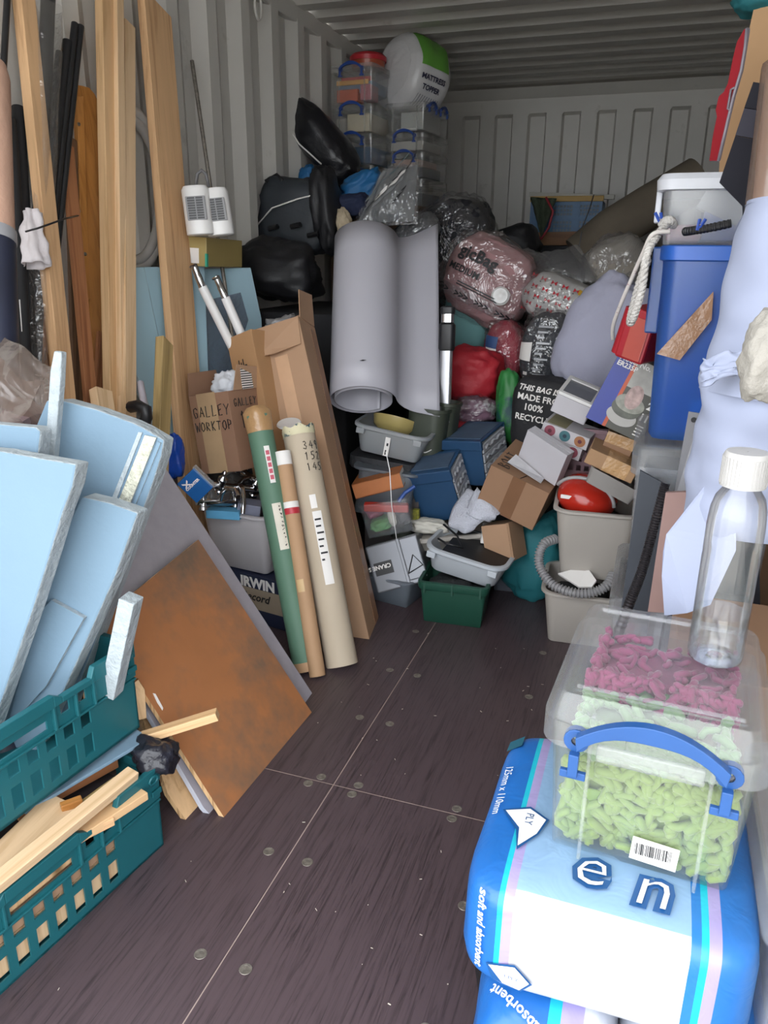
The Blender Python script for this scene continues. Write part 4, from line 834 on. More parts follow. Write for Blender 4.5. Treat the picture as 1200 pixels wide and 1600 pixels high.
for i in range(3): MB().bx(w-.006+.004*i, w-.003+.004*i, -.003, .12, -.002, h+.002).build('folded_panel', M_card, t)
# ================================================================ clear box stacks and soft bags at the back
M_blueh = plain('blue_handle_plastic', '1f3f86', rough=.35); M_rub = clear('storage_box_clear', body=.10, c='e4e4e0', rough=.18, gloss=.05)
M_rubl = clear('storage_lid_clear', body=.22, c='e6e6e2', rough=.2, gloss=.05)
def handle_mb(w, y=0, z=0, t=.012):
    """arched clip handle lying in the plane y, centred on x=0"""
    mb = MB(); n = 16; top = []; bot = []
    for i in range(n+1):
        a = -1+2*i/n; top.append((a*w/2, z+w*(.03+.21*(1-a*a)))); bot.append((a*w/2*.97, z+w*(-.08+.19*(1-abs(a)**3))))
    mb.prism(top+bot[::-1], 0, t, Matrix(((1, 0, 0, 0), (0, 0, -1, y), (0, 1, 0, 0), (0, 0, 0, 1))))
    for s in (-1, 1):
        mb.lathe([(.035*w, -t), (.09*w, -t), (.09*w, 0), (.035*w, 0)], 14, Matrix(((1, 0, 0, s*w*.5), (0, 0, -1, y-t*.0), (0, 1, 0, z-.04*w), (0, 0, 0, 1))), cap=False)
        mb.bx(s*w*.5-.035*w, s*w*.5+.035*w, y-t*.8, y, z-.30*w, z-.12*w); mb.bx(s*w*.5-.09*w, s*w*.5+.09*w, y-t*.5, y, z-.33*w, z-.27*w)
    return mb
def storage(label, M, w, d, h, group, contents=(), handles=('front',), hw=.5, cat='storage box'):
    """clear stacking box with a lipped lid and blue clip handles, origin bottom centre, short end at local -y"""
    t = thing('storage_box', label, cat, M, group); b = h*.88
    MB().loft([(-.016, 0), (-.012, .006), (-.003, b), (-.006, b), (-.015, .009)], w, d, .018, 4).build('box_body', M_rub, t, smooth=40)
    MB().loft([(.0, b-.016), (.004, b-.014), (.004, h-.004), (0, h), (-.014, h), (-.02, h-.008)], w, d, .02, 4).build('lid', M_rubl, t, smooth=40)
    for s in (-1, 1): MB().bx(s*w*.30-.002, s*w*.30+.002, -d/2-.003, -d/2+.006, .004, b).build('corner_rib', M_rubl, t)
    if 'front' in handles: handle_mb(w*hw, -d/2-.004, h*.9).build('clip_handle', M_blueh, t)
    if 'side' in handles:
        for yy in (-d*.25, d*.2): handle_mb(.10, -w/2-.004, h*.9).build('clip_handle', M_blueh, t, M=Matrix.Rotation(R(90), 4, 'Z') @ Matrix.Translation((yy, 0, 0)))
    for nm, cc, x0, x1, y0, y1, z0, z1 in contents:
        MB().bx(x0*w/2, x1*w/2, y0*d/2, y1*d/2, z0*h, z1*h).build(nm, plain('content_'+cc, cc, rough=.7), t, bevel=.004)
    return t
GS = 'clear storage boxes stacked by the left wall'
z = 2.19; cx = -.985
for h, lab, cont in ((.185, 'top clear storage box with orange and pink toys under red lid', [('toy', 'c85a32', -.8, .2, -.85, -.4, .08, .4), ('ruler', 'd8a14a', -.8, .7, -.88, -.84, .5, .62), ('ruler', 'b23c34', -.6, .8, -.83, -.8, .58, .70), ('toy', 'b0606c', .3, .8, -.85, -.3, .1, .5), ('folder', '6d7f96', -.8, .8, -.75, .6, .3, .6)]),
                     (.14, 'clear storage box of cream papers, second from the top left', [('papers', 'c8bda4', -.3, .75, -.88, .6, .08, .7), ('papers', 'b9b4ac', -.8, -.35, -.88, .5, .05, .55)]),
                     (.15, 'clear storage box with denim blue cloth, third on the left', [('folded_cloth', '42607e', -.5, .8, -.88, .7, .05, .6), ('papers', 'd0ccc4', -.6, .0, -.86, .6, .6, .75)]),
                     (.20, 'clear storage box behind the black bag, lowest showing on left', [('folded_cloth', '50545c', -.8, .8, -.85, .7, .05, .7)])):
    storage(lab, TRS((cx, 4.34, z-h), (0, 0, -4)), .245, .36, h, GS, cont); z -= h+.001
MB_base = MB().bx(-1.12, -.62, 4.14, 4.75, 0, z-.002).build('packing_case', plain('dim_box_card', '6b5a4a', rough=.9), bevel=.004); tag(MB_base, 'big brown packing case at the foot of the clear box stacks', 'box')
z = 2.03; cx = -.745
for h, lab, cont, hd in ((.145, 'clear storage box of grey files under the mattress topper', [('files', 'a8aaa6', -.3, .8, -.85, .6, .1, .7), ('papers', 'd6d6d2', -.5, .5, -.88, -.8, .08, .16)], ('side',)),
                     (.095, 'shallow clear storage box, second of the right column', [('papers', 'b9b6ae', -.8, .8, -.85, .7, .1, .6)], ('front',)),
                     (.13, 'clear storage box of peach papers, third of the right column', [('papers', 'c2a698', -.6, .6, -.85, .7, .5, .75), ('files', '55585a', -.8, .8, -.8, .7, .05, .45)], ('front',)),
                     (.24, 'tall clear storage box above the case, right column bottom', [('files', '74787a', -.8, .8, -.8, .7, .05, .7)], ()),
                     (.25, 'clear storage box lowest in the right column', [('files', '6a6e72', -.8, .8, -.8, .7, .05, .7)], ())):
    storage(lab, TRS((cx, 4.52, z-h), (0, 0, -6)), .235, .36, h, GS, cont, hd); z -= h+.001
# red round tub
p = V((-.965, 4.32, 2.191))
t = thing('red_tub', 'round red lidded tub on top of the clear boxes', 'tub', Matrix.Translation(p))
MB().lathe([(.085, 0), (.09, .035), (.09, .038)], 28).build('tub_body', plain('amber_plastic', '9c4a30', rough=.3), t, smooth=40)
MB().lathe([(.097, .034), (.098, .055), (.085, .068), (.02, .07)], 28).build('lid', plain('red_plastic', 'ab2630', rough=.3), t, smooth=40)
# mattress topper
c = V((-.775, 4.50, 2.175)); ax = V((.50, .85, -.16)).normalized(); m = frame(c, V((0, 0, 1)).cross(ax), ax)
t = thing('mattress_topper', 'white bagged mattress topper roll with green printed band', 'mattress topper', m)
Rr, Ln = .195, .28
def tp(u, v, off=0):
    a = u*2*math.pi; s = v*2-1; e = 1-abs(s)**6*.30; rr = (Rr+off)*e*(1+.035*noise.noise(V((math.cos(a)*2.5, math.sin(a)*2.5, v*4)))+.02*math.sin(a*7+v*5)*abs(s)**2)
    return V((rr*math.cos(a), rr*math.sin(a), (v-.5)*Ln))
mb = MB(); mb.grid(lambda u, v: tp(u, v), 44, 24, closeu=True)
for vv in (0, 1):
    mb.grid(lambda u, w_: (lambda q: V((q.x*w_, q.y*w_, q.z+(-1 if vv == 0 else 1)*.02*(1-w_*w_)+.006*noise.noise(V((q.x*30*w_, q.y*30*w_, 3))))))(tp(u, vv)), 44, 8, closeu=True)
mb.build('topper_bag', plain('white_film_bag', 'c4c3c4', rough=.3, var=.04, bump=.5, bs=14), t, smooth=180)
def patch(u0, u1, v0, v1, mat, nm, off=.006): MB().grid(lambda u, v: tp(u0+(u1-u0)*u, v0+(v1-v0)*v, off), 14, 10).build(nm, mat, t, smooth=180)
# which way faces the camera-right: find angle u of the side seen
best = max(range(72), key=lambda i: (m.to_3x3() @ V((math.cos(i*math.pi/36), math.sin(i*math.pi/36), 0))).dot((CAM-c).normalized()*.4+V((.9, 0, -.25))))
ub = best/72
ups = (m.to_3x3() @ (tp(ub+.05, .5)-tp(ub, .5))).z; sg = 1 if ups > 0 else -1
patch(ub+sg*.05, ub+sg*.22, .12, .80, plain('green_print_film', '5f9a3e', rough=.4, var=.1), 'green_band')
def ttx(s, size, uo, vo): return text_mb(s, size, lambda x, y: tp(ub+sg*(uo+y/(2*math.pi*Rr)), vo+x/Ln, .008), bold=.0012)
ttx('MATTRESS', .034, .0, .16).build('lettering', plain('navy_ink', '23233c', rough=.5), t); ttx('TOPPER', .034, -.038, .22).build('lettering', plain('navy_ink', '23233c'), t)
patch(ub-sg*.12, ub-sg*.06, .2, .75, stripes('fine_print', [(0, 'c4c3c4'), (.55, '8a8a90')], axis=2, period=.016), 'fine_print')
# ---------------------------------------------------------------- soft bags
def Wb(px, py, Y): return W(px, py, Y)
def bag(name, label, cat, px, Y, size, rot, mat, seed, amp=.08, freq=2.2, e=2.6, wr=.03, film=None, group=None, wf=12, nu=46, nv=30, fs=1.05):
    t = thing(name, label, cat, TRS(W(px[0], px[1], Y), rot), group)
    MB().blob(size, seed, amp, freq, e, nu, nv, wr=wr, wf=wf).build('stuffed_body', mat, t, smooth=180)
    if film: MB().blob([s*fs+.01 for s in size], seed+100, amp*.8, freq*1.4, e, 56, 36, wr=wr+.035, wf=wf*1.6).build('plastic_film', film, t, smooth=180)
    t['size'] = size; t['e'] = e; return t
def front(t, x, z, off=.015):
    w, d, h = t['size']; e = t['e']; k = 1-abs(2*x/w)**e-abs(2*z/h)**e
    return V((x, -d/2*max(.02, k)**(1/e)-off, z))
def bagtext(t, s, size, x, z, mat, rot=0, bold=.001, off=.02, shear=0):
    c_, s_ = math.cos(R(rot)), math.sin(R(rot))
    return text_mb(s, size, lambda a, b: front(t, x+a*c_-b*s_, z+a*s_+b*c_, off), bold=bold, shear=shear).build('lettering', mat, t)
def bagpatch(t, pts, mat, nm, off=.018, n=8):
    a, b, c, d = [V((p[0], 0, p[1])) for p in pts]
    def fn(u, v):
        q = a.lerp(b, u).lerp(d.lerp(c, u), v); return front(t, q.x, q.z, off)
    return MB().grid(fn, n, n).build(nm, mat, t, smooth=180)
M_blk = plain('black_nylon', '17171b', rough=.55, var=.3, vs=7, bump=.35, bs=18); M_char = plain('charcoal_fabric', '2b3036', rough=.6, var=.15, bump=.25, bs=25)
M_vac = clear('vacuum_film', body=.05, c='cfcfd4', rough=.07, gloss=.11, bump=1.6, bs=9); M_vach = clear('vacuum_film_hazy', body=.22, c='c2c2c6', rough=.10, gloss=.11, bump=1.6, bs=9)
M_blu = plain('blue_nylon', '1c5f92', rough=.6, bump=.4, bs=16); M_navyc = plain('navy_fabric', '1b2440', rough=.8, bump=.3, bs=20)
t = bag('boot_bag', 'tall black shiny bag leaning against the clear boxes', 'bag', (505, 222), 3.95, (.20, .22, .46), (4, -42, 0), plain('black_shiny_nylon', '16161b', rough=.35, var=.2, bump=.5, bs=14), 11, amp=.07, wr=.04, e=3.2)
MB().tube([front(t, -.06, .17, .012), front(t, -.075, .05, .012), front(t, -.05, -.1, .012)], .004, 6).build('piping_or_glint', M_paper, t, smooth=180)  # white line painting in the glints on the shiny nylon
t = bag('holdall', 'charcoal holdall with a white piped line', 'bag', (470, 338), 3.55, (.36, .3, .34), (0, 6, 4), M_char, 12, amp=.05, e=4, wr=.02)
MB().tube([front(t, -.165, -.06, .012), front(t, -.08, .02, .012), front(t, .04, .07, .012), front(t, .15, .11, .012)], .0035, 6).build('piping_or_glint', M_paper, t, smooth=180)
for x, zz in ((-.09, -.07), (.02, -.05), (.1, -.08)): MB().tube([front(t, x, zz, .012), front(t, x+.05, zz+.015, .03)], .012, 6).build('strap_buckle', M_black, t, smooth=60)
MB().tube([front(t, -.14, .13, .0), front(t, -.10, .165, .02), front(t, -.05, .14, .0)], .01, 8).build('carry_handle', M_black, t, smooth=180)
bag('black_sack', 'soft black sack under the charcoal holdall', 'bag', (440, 422), 3.28, (.36, .3, .26), (0, 8, 0), M_blk, 13, amp=.10, wr=.05)
bag('black_sack', 'black fabric bag squeezed beside the vinyl roll top', 'bag', (512, 330), 3.5, (.12, .2, .40), (0, -8, 0), M_blk, 14, amp=.08, wr=.05)
bag('blue_jacket', 'bright blue jacket bundle under the tall black bag', 'clothing', (566, 296), 3.72, (.26, .2, .13), (0, -22, 0), M_blu, 15, amp=.14, wr=.08)
bag('blue_jacket', 'small blue cloth corner beside the tall black bag', 'clothing', (482, 276), 3.85, (.09, .1, .1), (0, 0, 0), M_blu, 16, amp=.12, wr=.06)
bag('navy_cloth', 'dark navy cloth below the blue jacket', 'clothing', (553, 322), 3.6, (.16, .14, .11), (0, -10, 0), M_navyc, 17, amp=.12, wr=.06)
bag('cream_glove', 'cream knitted glove above the vinyl roll', 'glove', (538, 348), 3.45, (.07, .06, .12), (0, -14, 0), plain('cream_wool', 'b3a48c', rough=.95, bump=.5, bs=70), 18, amp=.12, wr=.08)
# flat zip vacuum bag with chevrons
def flatbag(label, P4, mat, seed, text=None, bend=.05, name='vacuum_bag'):
    P = [W(*p) for p in P4]; t = thing(name, label, 'bag', Matrix.Translation(P[3])); o = P[3]
    def fn(u, v, k=0):
        p = P[0].lerp(P[1], u).lerp(P[3].lerp(P[2], u), 1-v)-o
        return p+V((0, -bend*math.sin(u*3.14)*math.sin(v*3.14)-.02*abs(noise.noise(V((u*7, v*3, seed))))-k, .012*noise.noise(V((u*5, v*5, seed+3)))))
    MB().grid(fn, 36, 30).build('film_front', mat, t, smooth=180); MB().grid(lambda u, v: fn(u, v)+V((0, .03, 0)), 24, 20).build('film_back', mat, t, smooth=180)
    return t, fn
t, fn = flatbag('clear zip vacuum bag with black chevrons above the vinyl roll', [(598, 262, 3.62), (655, 252, 3.66), (650, 350, 3.56), (548, 356, 3.52)], M_vach, 5)
MB().grid(lambda u, v: fn(.05+.9*u, .05+.9*v)+V((0, .014+.008*math.sin(u*26), 0)), 30, 12).build('folded_cloth', plain('pale_grey_cloth', '7f8284', rough=.9, var=.15), t, smooth=180)
M_lbl = clear('pale_print', body=.6, c='b8bcc0', rough=.3)
for (u0, v0, s) in ((.12, .2, '>>>'), (.42, .55, '>>>'), (.7, .82, '>>>'), (.6, .28, '>>>')):
    text_mb(s, .07, lambda x, y: fn(u0+x*1.6+y*.4, v0+x*2.2-y*1.2+.1, .006), bold=.003).build('chevrons', M_ink, t)
for v0 in (.42, .30): MB().grid(lambda u, v: fn(.25+u*.45, v0+u*.42+v*.07, .004), 14, 4).build('printed_panel', M_paper if v0 > .4 else M_lbl, t, smooth=180)
MB().grid(lambda u, v: fn(.03+u*.62, .22+u*.72+v*.05+.22, .008), 20, 4).build('zip_strip', clear('zip', body=.5, c='9fb3ba', rough=.1), t, smooth=180)
bag('dark_clothes_bag', 'vacuum bag of black clothes behind the vinyl sheet', 'bag', (708, 380), 4.05, (.42, .3, .40), (0, -16, 0), plain('black_clothes', '1e1e24', rough=.85, var=.3, vs=9, bump=.6, bs=14), 20, amp=.06, wr=.05, film=M_vac, e=3)
bag('dark_clothes_bag', 'hazy bag of dark clothes low behind vinyl roll', 'bag', (650, 365), 3.75, (.22, .16, .14), (0, -30, 0), plain('grey_clothes', '4d4f52', rough=.8, bump=.5), 22, amp=.1, wr=.06, film=M_vach)
# pink MagicBag
M_pinkc = plain('dusty_pink_fleece', 'a07a7c', rough=.95, var=.08, bump=.4, bs=22)
pk = bag('magic_bag', 'clear vacuum bag of dusty pink bedding with white valve', 'bag', (764, 440), 3.58, (.40, .26, .36), (-6, 24, 0), M_pinkc, 23, amp=.05, wr=.03, film=M_vac, e=3)
bagtext(pk, 'gicBag', .072, -.15, .05, M_ink, bold=.002, off=.035); bagtext(pk, 'MEDIUM', .04, -.17, -.015, M_ink, bold=.001, off=.035)
vm = frame(front(pk, .10, -.03, .03), (1, 0, 0), (0.05, -1, 0.1)); MB().lathe([(.001, .012), (.012, .012), (.018, .008), (.032, .008), (.036, .0), (.04, -.004)], 24, vm).build('valve', M_white, pk, smooth=40)
bagpatch(pk, [(-.19, -.125), (.19, -.125), (.19, -.075), (-.19, -.075)], M_vach, 'zip_band', .045)
for i in range(4): bagtext(pk, '>>>', .04, -.19+i*.1, -.115, M_ink, off=.05)
for i, zz in enumerate((-.055, -.066)): bagpatch(pk, [(-.10, zz), (.10, zz), (.10, zz+.005), (-.10, zz+.005)], M_ink if i else M_char, 'fine_print', .04)
# teal tub
Mt = TRS(W(722, 550, 3.60), (0, 10, 8))
t = tub('teal_tub', 'pale teal plastic tub below the pink vacuum bag', 'tub', Mt, .25, .22, .26, plain('duck_egg_plastic', '6f9c9c', rough=.4, var=.04), taper=.03, rad=.08)
# red fabric, red bag, other pile parts
bag('red_bag', 'bright red nylon sleeping bag bundle', 'bag', (738, 588), 3.33, (.26, .24, .26), (0, 8, 0), plain('red_nylon', 'a51f2c', rough=.6, var=.1, bump=.9, bs=9), 25, amp=.08, wr=.11, wf=9)
t = bag('red_vacuum_bag', 'vacuum bag of crimson cloth with white cartoonless label', 'bag', (790, 548), 3.48, (.17, .18, .26), (0, -4, 0), plain('crimson_cloth', '9c3a48', rough=.8, var=.1, bump=.4), 26, amp=.06, wr=.04, film=M_vac)
t['label'] = 'vacuum bag of crimson cloth with a white label, by red bundle'
bagpatch(t, [(-.075, -.05), (-.02, -.06), (-.02, .02), (-.07, .03)], M_paper, 'label_sheet', .03); bagpatch(t, [(-.075, .03), (-.02, .02), (-.01, .07), (-.07, .08)], plain('label_blue', '35507e', rough=.5), 'label_head', .03)
bag('scarf_bag', 'clear bag of purple and white knits under red bundle', 'bag', (740, 640), 3.22, (.20, .16, .12), (0, 0, 0), plain('mixed_knits', '6c5060', rough=.9, var=.5, vs=9, bump=.5, blot=('c4c0c4', 14, .55, .62)), 27, amp=.1, wr=.06, film=M_vac)
bag('leaf_bag', 'green leaf printed shopping bag beside black tote', 'bag', (796, 640), 3.2, (.11, .14, .30), (0, -4, 0), plain('leaf_print', '2d7a3c', rough=.5, var=.3, vs=14, blot=('0f3f44', 7, .5, .6)), 28, amp=.08, wr=.05)
bag('red_cloth', 'strip of dark red cloth between boots and organisers', 'clothing', (716, 668), 3.16, (.12, .1, .07), (0, 0, 0), plain('dark_red_cloth', '8c1c28', rough=.8, bump=.3), 29, amp=.1, wr=.05)
# grey vacuum bag
gv = bag('grey_vacuum_bag', 'vacuum bag of dark grey bedding with painted glints along its zip', 'bag', (853, 550), 3.42, (.21, .22, .34), (0, 4, 0), plain('slate_bedding', '3f4147', rough=.85, var=.12, bump=.35), 30, amp=.05, wr=.03, film=M_vac)
bagpatch(gv, [(-.03, -.14), (.0, -.14), (.0, .15), (-.03, .15)], M_vach, 'zip_band', .03)

for k in range(12): bagpatch(gv, [(-.028, -.13+k*.022), (.004+.012*(k % 3), -.127+k*.022), (.004+.012*(k % 3), -.120+k*.022), (-.028, -.121+k*.022)], plain('zip_glint', 'a9abb0', rough=.25), 'zip_glint', .038, 4)  # pale strips painted in as glints along the zip folds
bagpatch(gv, [(-.10, -.03), (-.045, -.03), (-.045, .05), (-.10, .04)], M_paper, 'label_sheet', .03)
for i in range(3): bagpatch(gv, [(-.07, -.09-.022*i), (-.052, -.09-.022*i), (-.052, -.076-.022*i), (-.07, -.076-.022*i)], M_paper, 'printed_icon', .03)
# bow print cushion in film
bc_ = bag('bow_cushion', 'white cushion bag printed with small red bows', 'cushion', (880, 472), 3.52, (.36, .2, .21), (0, 18, -4), plain('white_printed_fabric', 'b2b0ae', rough=.85, var=.04), 31, amp=.05, wr=.02, film=M_vac, fs=1.06)
rnd = random.Random(3); M_bow = plain('red_bow_print', 'a8202c', rough=.7)
for i in range(5):
    for j in range(7):
        x, zz = -.15+j*.05+(.025 if i % 2 else 0), -.078+i*.037
        if abs(x) > .155: continue
        mb = MB(); 
        for s in (-1, 1): mb.add([front(bc_, x, zz, .012), front(bc_, x+s*.012, zz+.009, .012), front(bc_, x+s*.012, zz-.009, .012)], [(0, 1, 2)])
        mb.build('bow_print', M_bow, bc_); MB().add([front(bc_, x-.014, zz-.014, .012), front(bc_, x-.006, zz-.016, .012), front(bc_, x-.007, zz-.01, .012)], [(0, 1, 2)]).build('dark_print', M_ink, bc_)
bagpatch(bc_, [(.06, .06), (.10, .055), (.10, .07), (.06, .08)], plain('yellow_print', 'b08a20', rough=.6), 'yellow_print', .014)
bag('red_trim_cloth', 'red cloth edge peeping behind the bow cushion', 'clothing', (828, 446), 3.62, (.07, .06, .09), (0, 20, 0), plain('red_nylon', 'a51f2c'), 32, amp=.1, wr=.05)
# empty clear bag draped above the cushion
t, fn = flatbag('empty clear plastic bag draped above the bow cushion', [(828, 400, 3.72), (905, 382, 3.72), (932, 440, 3.55), (830, 450, 3.55)], M_vach, 9, bend=.09, name='clear_bag')
bag('pale_bedding_bag', 'hazy bag of beige bedding right of the empty bag', 'bag', (962, 418), 3.75, (.27, .22, .25), (0, -25, 0), plain('beige_bedding', '8d867d', rough=.9, var=.15, vs=5, bump=.4), 34, amp=.07, wr=.05, film=M_vach)
bag('grey_bedding_bag', 'grey vacuum bag between pink bag and bow cushion', 'bag', (818, 420), 3.9, (.22, .18, .16), (0, 10, 0), plain('ash_bedding', '6d6c6c', rough=.85, bump=.4), 35, amp=.08, wr=.05, film=M_vach)
# white duvet
bag('white_duvet', 'large white duvet bundle behind the juicer box', 'duvet', (945, 530), 3.2, (.34, .3, .50), (0, 22, 0), plain('lilac_white_cotton', 'a5a6ba', rough=.9, var=.03, bump=.9, bs=7), 36, amp=.06, wr=.07, wf=7)
# black tote with recycling message
bt_ = bag('black_tote', 'black tote bag lettered THIS BAG IS MADE FROM RECYCLED', 'bag', (852, 652), 3.08, (.26, .13, .32), (0, 3, -4), plain('black_woven', '202024', rough=.7, var=.15, bump=.3, bs=60), 37, amp=.04, wr=.02, e=4.5)
for i, (s, sz, zz) in enumerate((('THIS BAG IS', .030, .115), ('MADE FROM', .034, .078), ('100%', .036, .038), ('RECYCLED', .034, -.002), ('PLASTIC', .030, -.04))[:4]): bagtext(bt_, s, sz, -.105+(.03 if i == 2 else 0), zz, M_paper, rot=-3, bold=.0008, off=.022, shear=.25 if i == 0 else 0)
# far: black bags, shelf, basket, white strip, net, tan roll
bh_ = bag('black_holdall', 'flat black bag with a small white tag at the back', 'bag', (796, 384), 4.6, (.34, .3, .20), (0, -18, 0), M_blk, 38, amp=.05, wr=.02, e=3.4)
bagpatch(bh_, [(-.04, .055), (.01, .055), (.01, .078), (-.04, .078)], M_paper, 'white_tag', .012)
o = W(822, 384, 5.55); o2 = W(935, 382, 5.55)
tag(MB().bx(0, (o2-o).length+.1, 0, .3, 0, .085, frame(o, o2-o, (0, 0, 1), True)).build('wooden_shelf', wood('dull_board', '8a6242', '6a482e', axis=0, knots=False), bevel=.002), 'brown wooden board under the blue basket at the back', 'board')
tag(MB().bx(-1.0, 1.05, 5.0, 6.05, 0, o.z-.003).build('dark_chest', plain('dark_chest', '27272c', rough=.8, bump=.2), bevel=.01), 'dark covered chest against the end wall', 'chest')
zst = W(827, 303, 5.62).z
bk = frame(W(826, 371, 5.60), V((1, 0.02, 0)), (0, 0, 1)); t = thing('blue_basket', 'blue perforated plastic basket with yellow rim at the back', 'basket', bk)
w, h, d = .47, zst-.018-bk.translation.z+.0105, .3; M_bb = plain('basket_blue', '2d6390', rough=.45); holes = []
for bx_ in (.16, .33):
    for i in range(6):
        for j in range(3):
            for k in (0, 1): holes.append((bx_+i*.021, bx_+.013+i*.021, .04+k*.1+j*.024, .055+k*.1+j*.024))
holed(MB(), w, h-.04, holes, 0, .004, Matrix.Identity(4)).build('front_panel', M_bb, t)
mb = MB(); mb.bx(0, .004, 0, d, 0, h-.04); mb.bx(w-.004, w, 0, d, 0, h-.04); mb.bx(0, w, d-.004, d, 0, h-.04); mb.build('side_panels', M_bb, t)
for x in (.0, .14, .31, .455): MB().bx(x, x+.014, -.008, .0, 0, h-.04).build('rib', M_bb, t)
MB().bx(0, w, -.006, .0, .11, .128).build('rib', M_bb, t)
MB().bx(-.005, w+.005, -.012, .01, h-.045, h-.01).build('yellow_rim', plain('basket_yellow', 'b08a34', rough=.5), t, bevel=.003); MB().bx(-.005, w+.005, -.012, .01, -.01, .012).build('red_base', plain('basket_red', '9c2c38', rough=.5), t, bevel=.003)
MB().bx(.02, w-.02, .02, d-.02, .01, h-.06).build('pale_contents', plain('basket_contents', '8f9296', rough=.8), t)
a, b = W(827, 303, 5.62), W(960, 307, 5.62); tag(MB().bx(0, (b-a).length, 0, .05, -.018, .012, frame(a, b-a, (0, 0, 1), True)).build('white_strip', plain('dull_white_strip', 'aaa79e', rough=.5), bevel=.002), 'long white plastic strip lying across the blue basket', 'strip')
M_net = plain('olive_net', '3f4a3a', rough=.8, var=.2, vs=30, bump=.6, bs=120)
t = thing('green_net_bag', 'olive net bag with red edging hanging over the blue basket', 'bag', Matrix.Identity(4))
P = [W(829, 308, 5.44), W(870, 310, 5.44), W(846, 372, 5.44)]
MB().grid(lambda u, v: P[0].lerp(P[1], u).lerp(P[2], v)+V((.006*noise.noise(V((u*6, v*6, 2))), -.02*math.sin(u*9)*(1-v), 0)), 16, 14).build('net', M_net, t, smooth=180, solid=.004)
MB().tube([W(853, 308, 5.42), W(864, 330, 5.42), W(858, 355, 5.42), W(846, 373, 5.42), W(836, 366, 5.42)], .008, 6).build('red_edging', plain('basket_red', '9c2c38'), t, smooth=180)
tag(MB().tube([W(928, 304, 5.3), W(920, 330, 5.2), W(910, 355, 5.0), W(905, 385, 4.4)], .0035, 6).build('hanging_cable', plain('grey_cord', '6f6f72'), smooth=180), 'thin grey cord hanging from the white strip', 'cord')
tag(MB().tube([W(905, 402, 4.9), W(955, 360, 4.95), W(1012, 325, 5.0), W(1090, 280, 5.1)], .125, 24).build('tan_roll', plain('tan_canvas', '766c5e', rough=.9, var=.08, bump=.25, bs=12), smooth=40), 'thick tan canvas roll lying at the back right', 'roll')
# bulk under the soft pile so that it rests on something
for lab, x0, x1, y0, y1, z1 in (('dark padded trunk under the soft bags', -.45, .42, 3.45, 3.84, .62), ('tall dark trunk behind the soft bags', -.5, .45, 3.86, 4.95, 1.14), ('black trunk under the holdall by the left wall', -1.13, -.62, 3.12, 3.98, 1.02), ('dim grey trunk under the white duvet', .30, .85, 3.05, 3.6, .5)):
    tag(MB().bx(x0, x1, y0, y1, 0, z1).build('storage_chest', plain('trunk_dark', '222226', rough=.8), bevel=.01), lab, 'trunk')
# ================================================================ right side: cartons, bins, totes
M_kr = plain('kraft_carton', '96745a', rough=.8, var=.06, vs=5); M_krt = plain('carton_tape', '7e5c44', rough=.25, var=.1)
def carton(name, label, M, w, d, h, mat=M_kr, tape=True, group=None):
    """closed carton, origin bottom centre; top flaps with a seam, tape over the middle of top and front"""
    t = thing(name, label, 'box', M, group)
    MB().bx(-w/2, w/2, -d/2, d/2, 0, h-.004).build('carton', mat, t, bevel=.0015)
    MB().bx(-w/2, w/2, -d/2, -.0015, h-.004, h).build('top_flap', mat, t); MB().bx(-w/2, w/2, .0015, d/2, h-.004, h).build('top_flap', mat, t)
    if tape:
        MB().bx(-.025, .025, -d/2-.001, -d/2, 0, h).build('tape', M_krt, t)
    return t
t = carton('kraft_carton', 'brown kraft carton tipped on its corner with marker on top', TRS((.213, 2.749, .396), (8, 19.8, -4.7)), .225, .281, .163)
pen('BOAT', .042, Matrix(((0, -1, 0, -.055), (1, 0, 0, -.115), (0, 0, 1, .166), (0, 0, 0, 1))), .0014, seed=3).build('handwriting', M_ink, t); MB().tube([(.0, -.138, .1655), (.012, -.10, .1655)], .0014, 5).build('handwriting', M_ink, t)
tag(MB().add([W(793, 722, 2.62), W(806, 710, 2.66), W(850, 748, 2.62), W(845, 755, 2.58)], [(0, 1, 2, 3)]).build('packing_slip', plain('slip_paper', 'bdbcc0', rough=.7, var=.1, vs=30), solid=.002), 'folded white packing slip on the kraft carton', 'paper')
M_wb = plain('white_card', 'bcbac0', rough=.6, var=.03, blot=('b0ac98', 9, .64, .75))
carton('white_carton', 'plain white carton wedged above the kraft carton', TRS((.313, 2.695, .548), (10.4, 22.3, -21.6)) @ Matrix.Translation((0, -.03, 0)), .171, .045, .135, M_wb, tape=False)
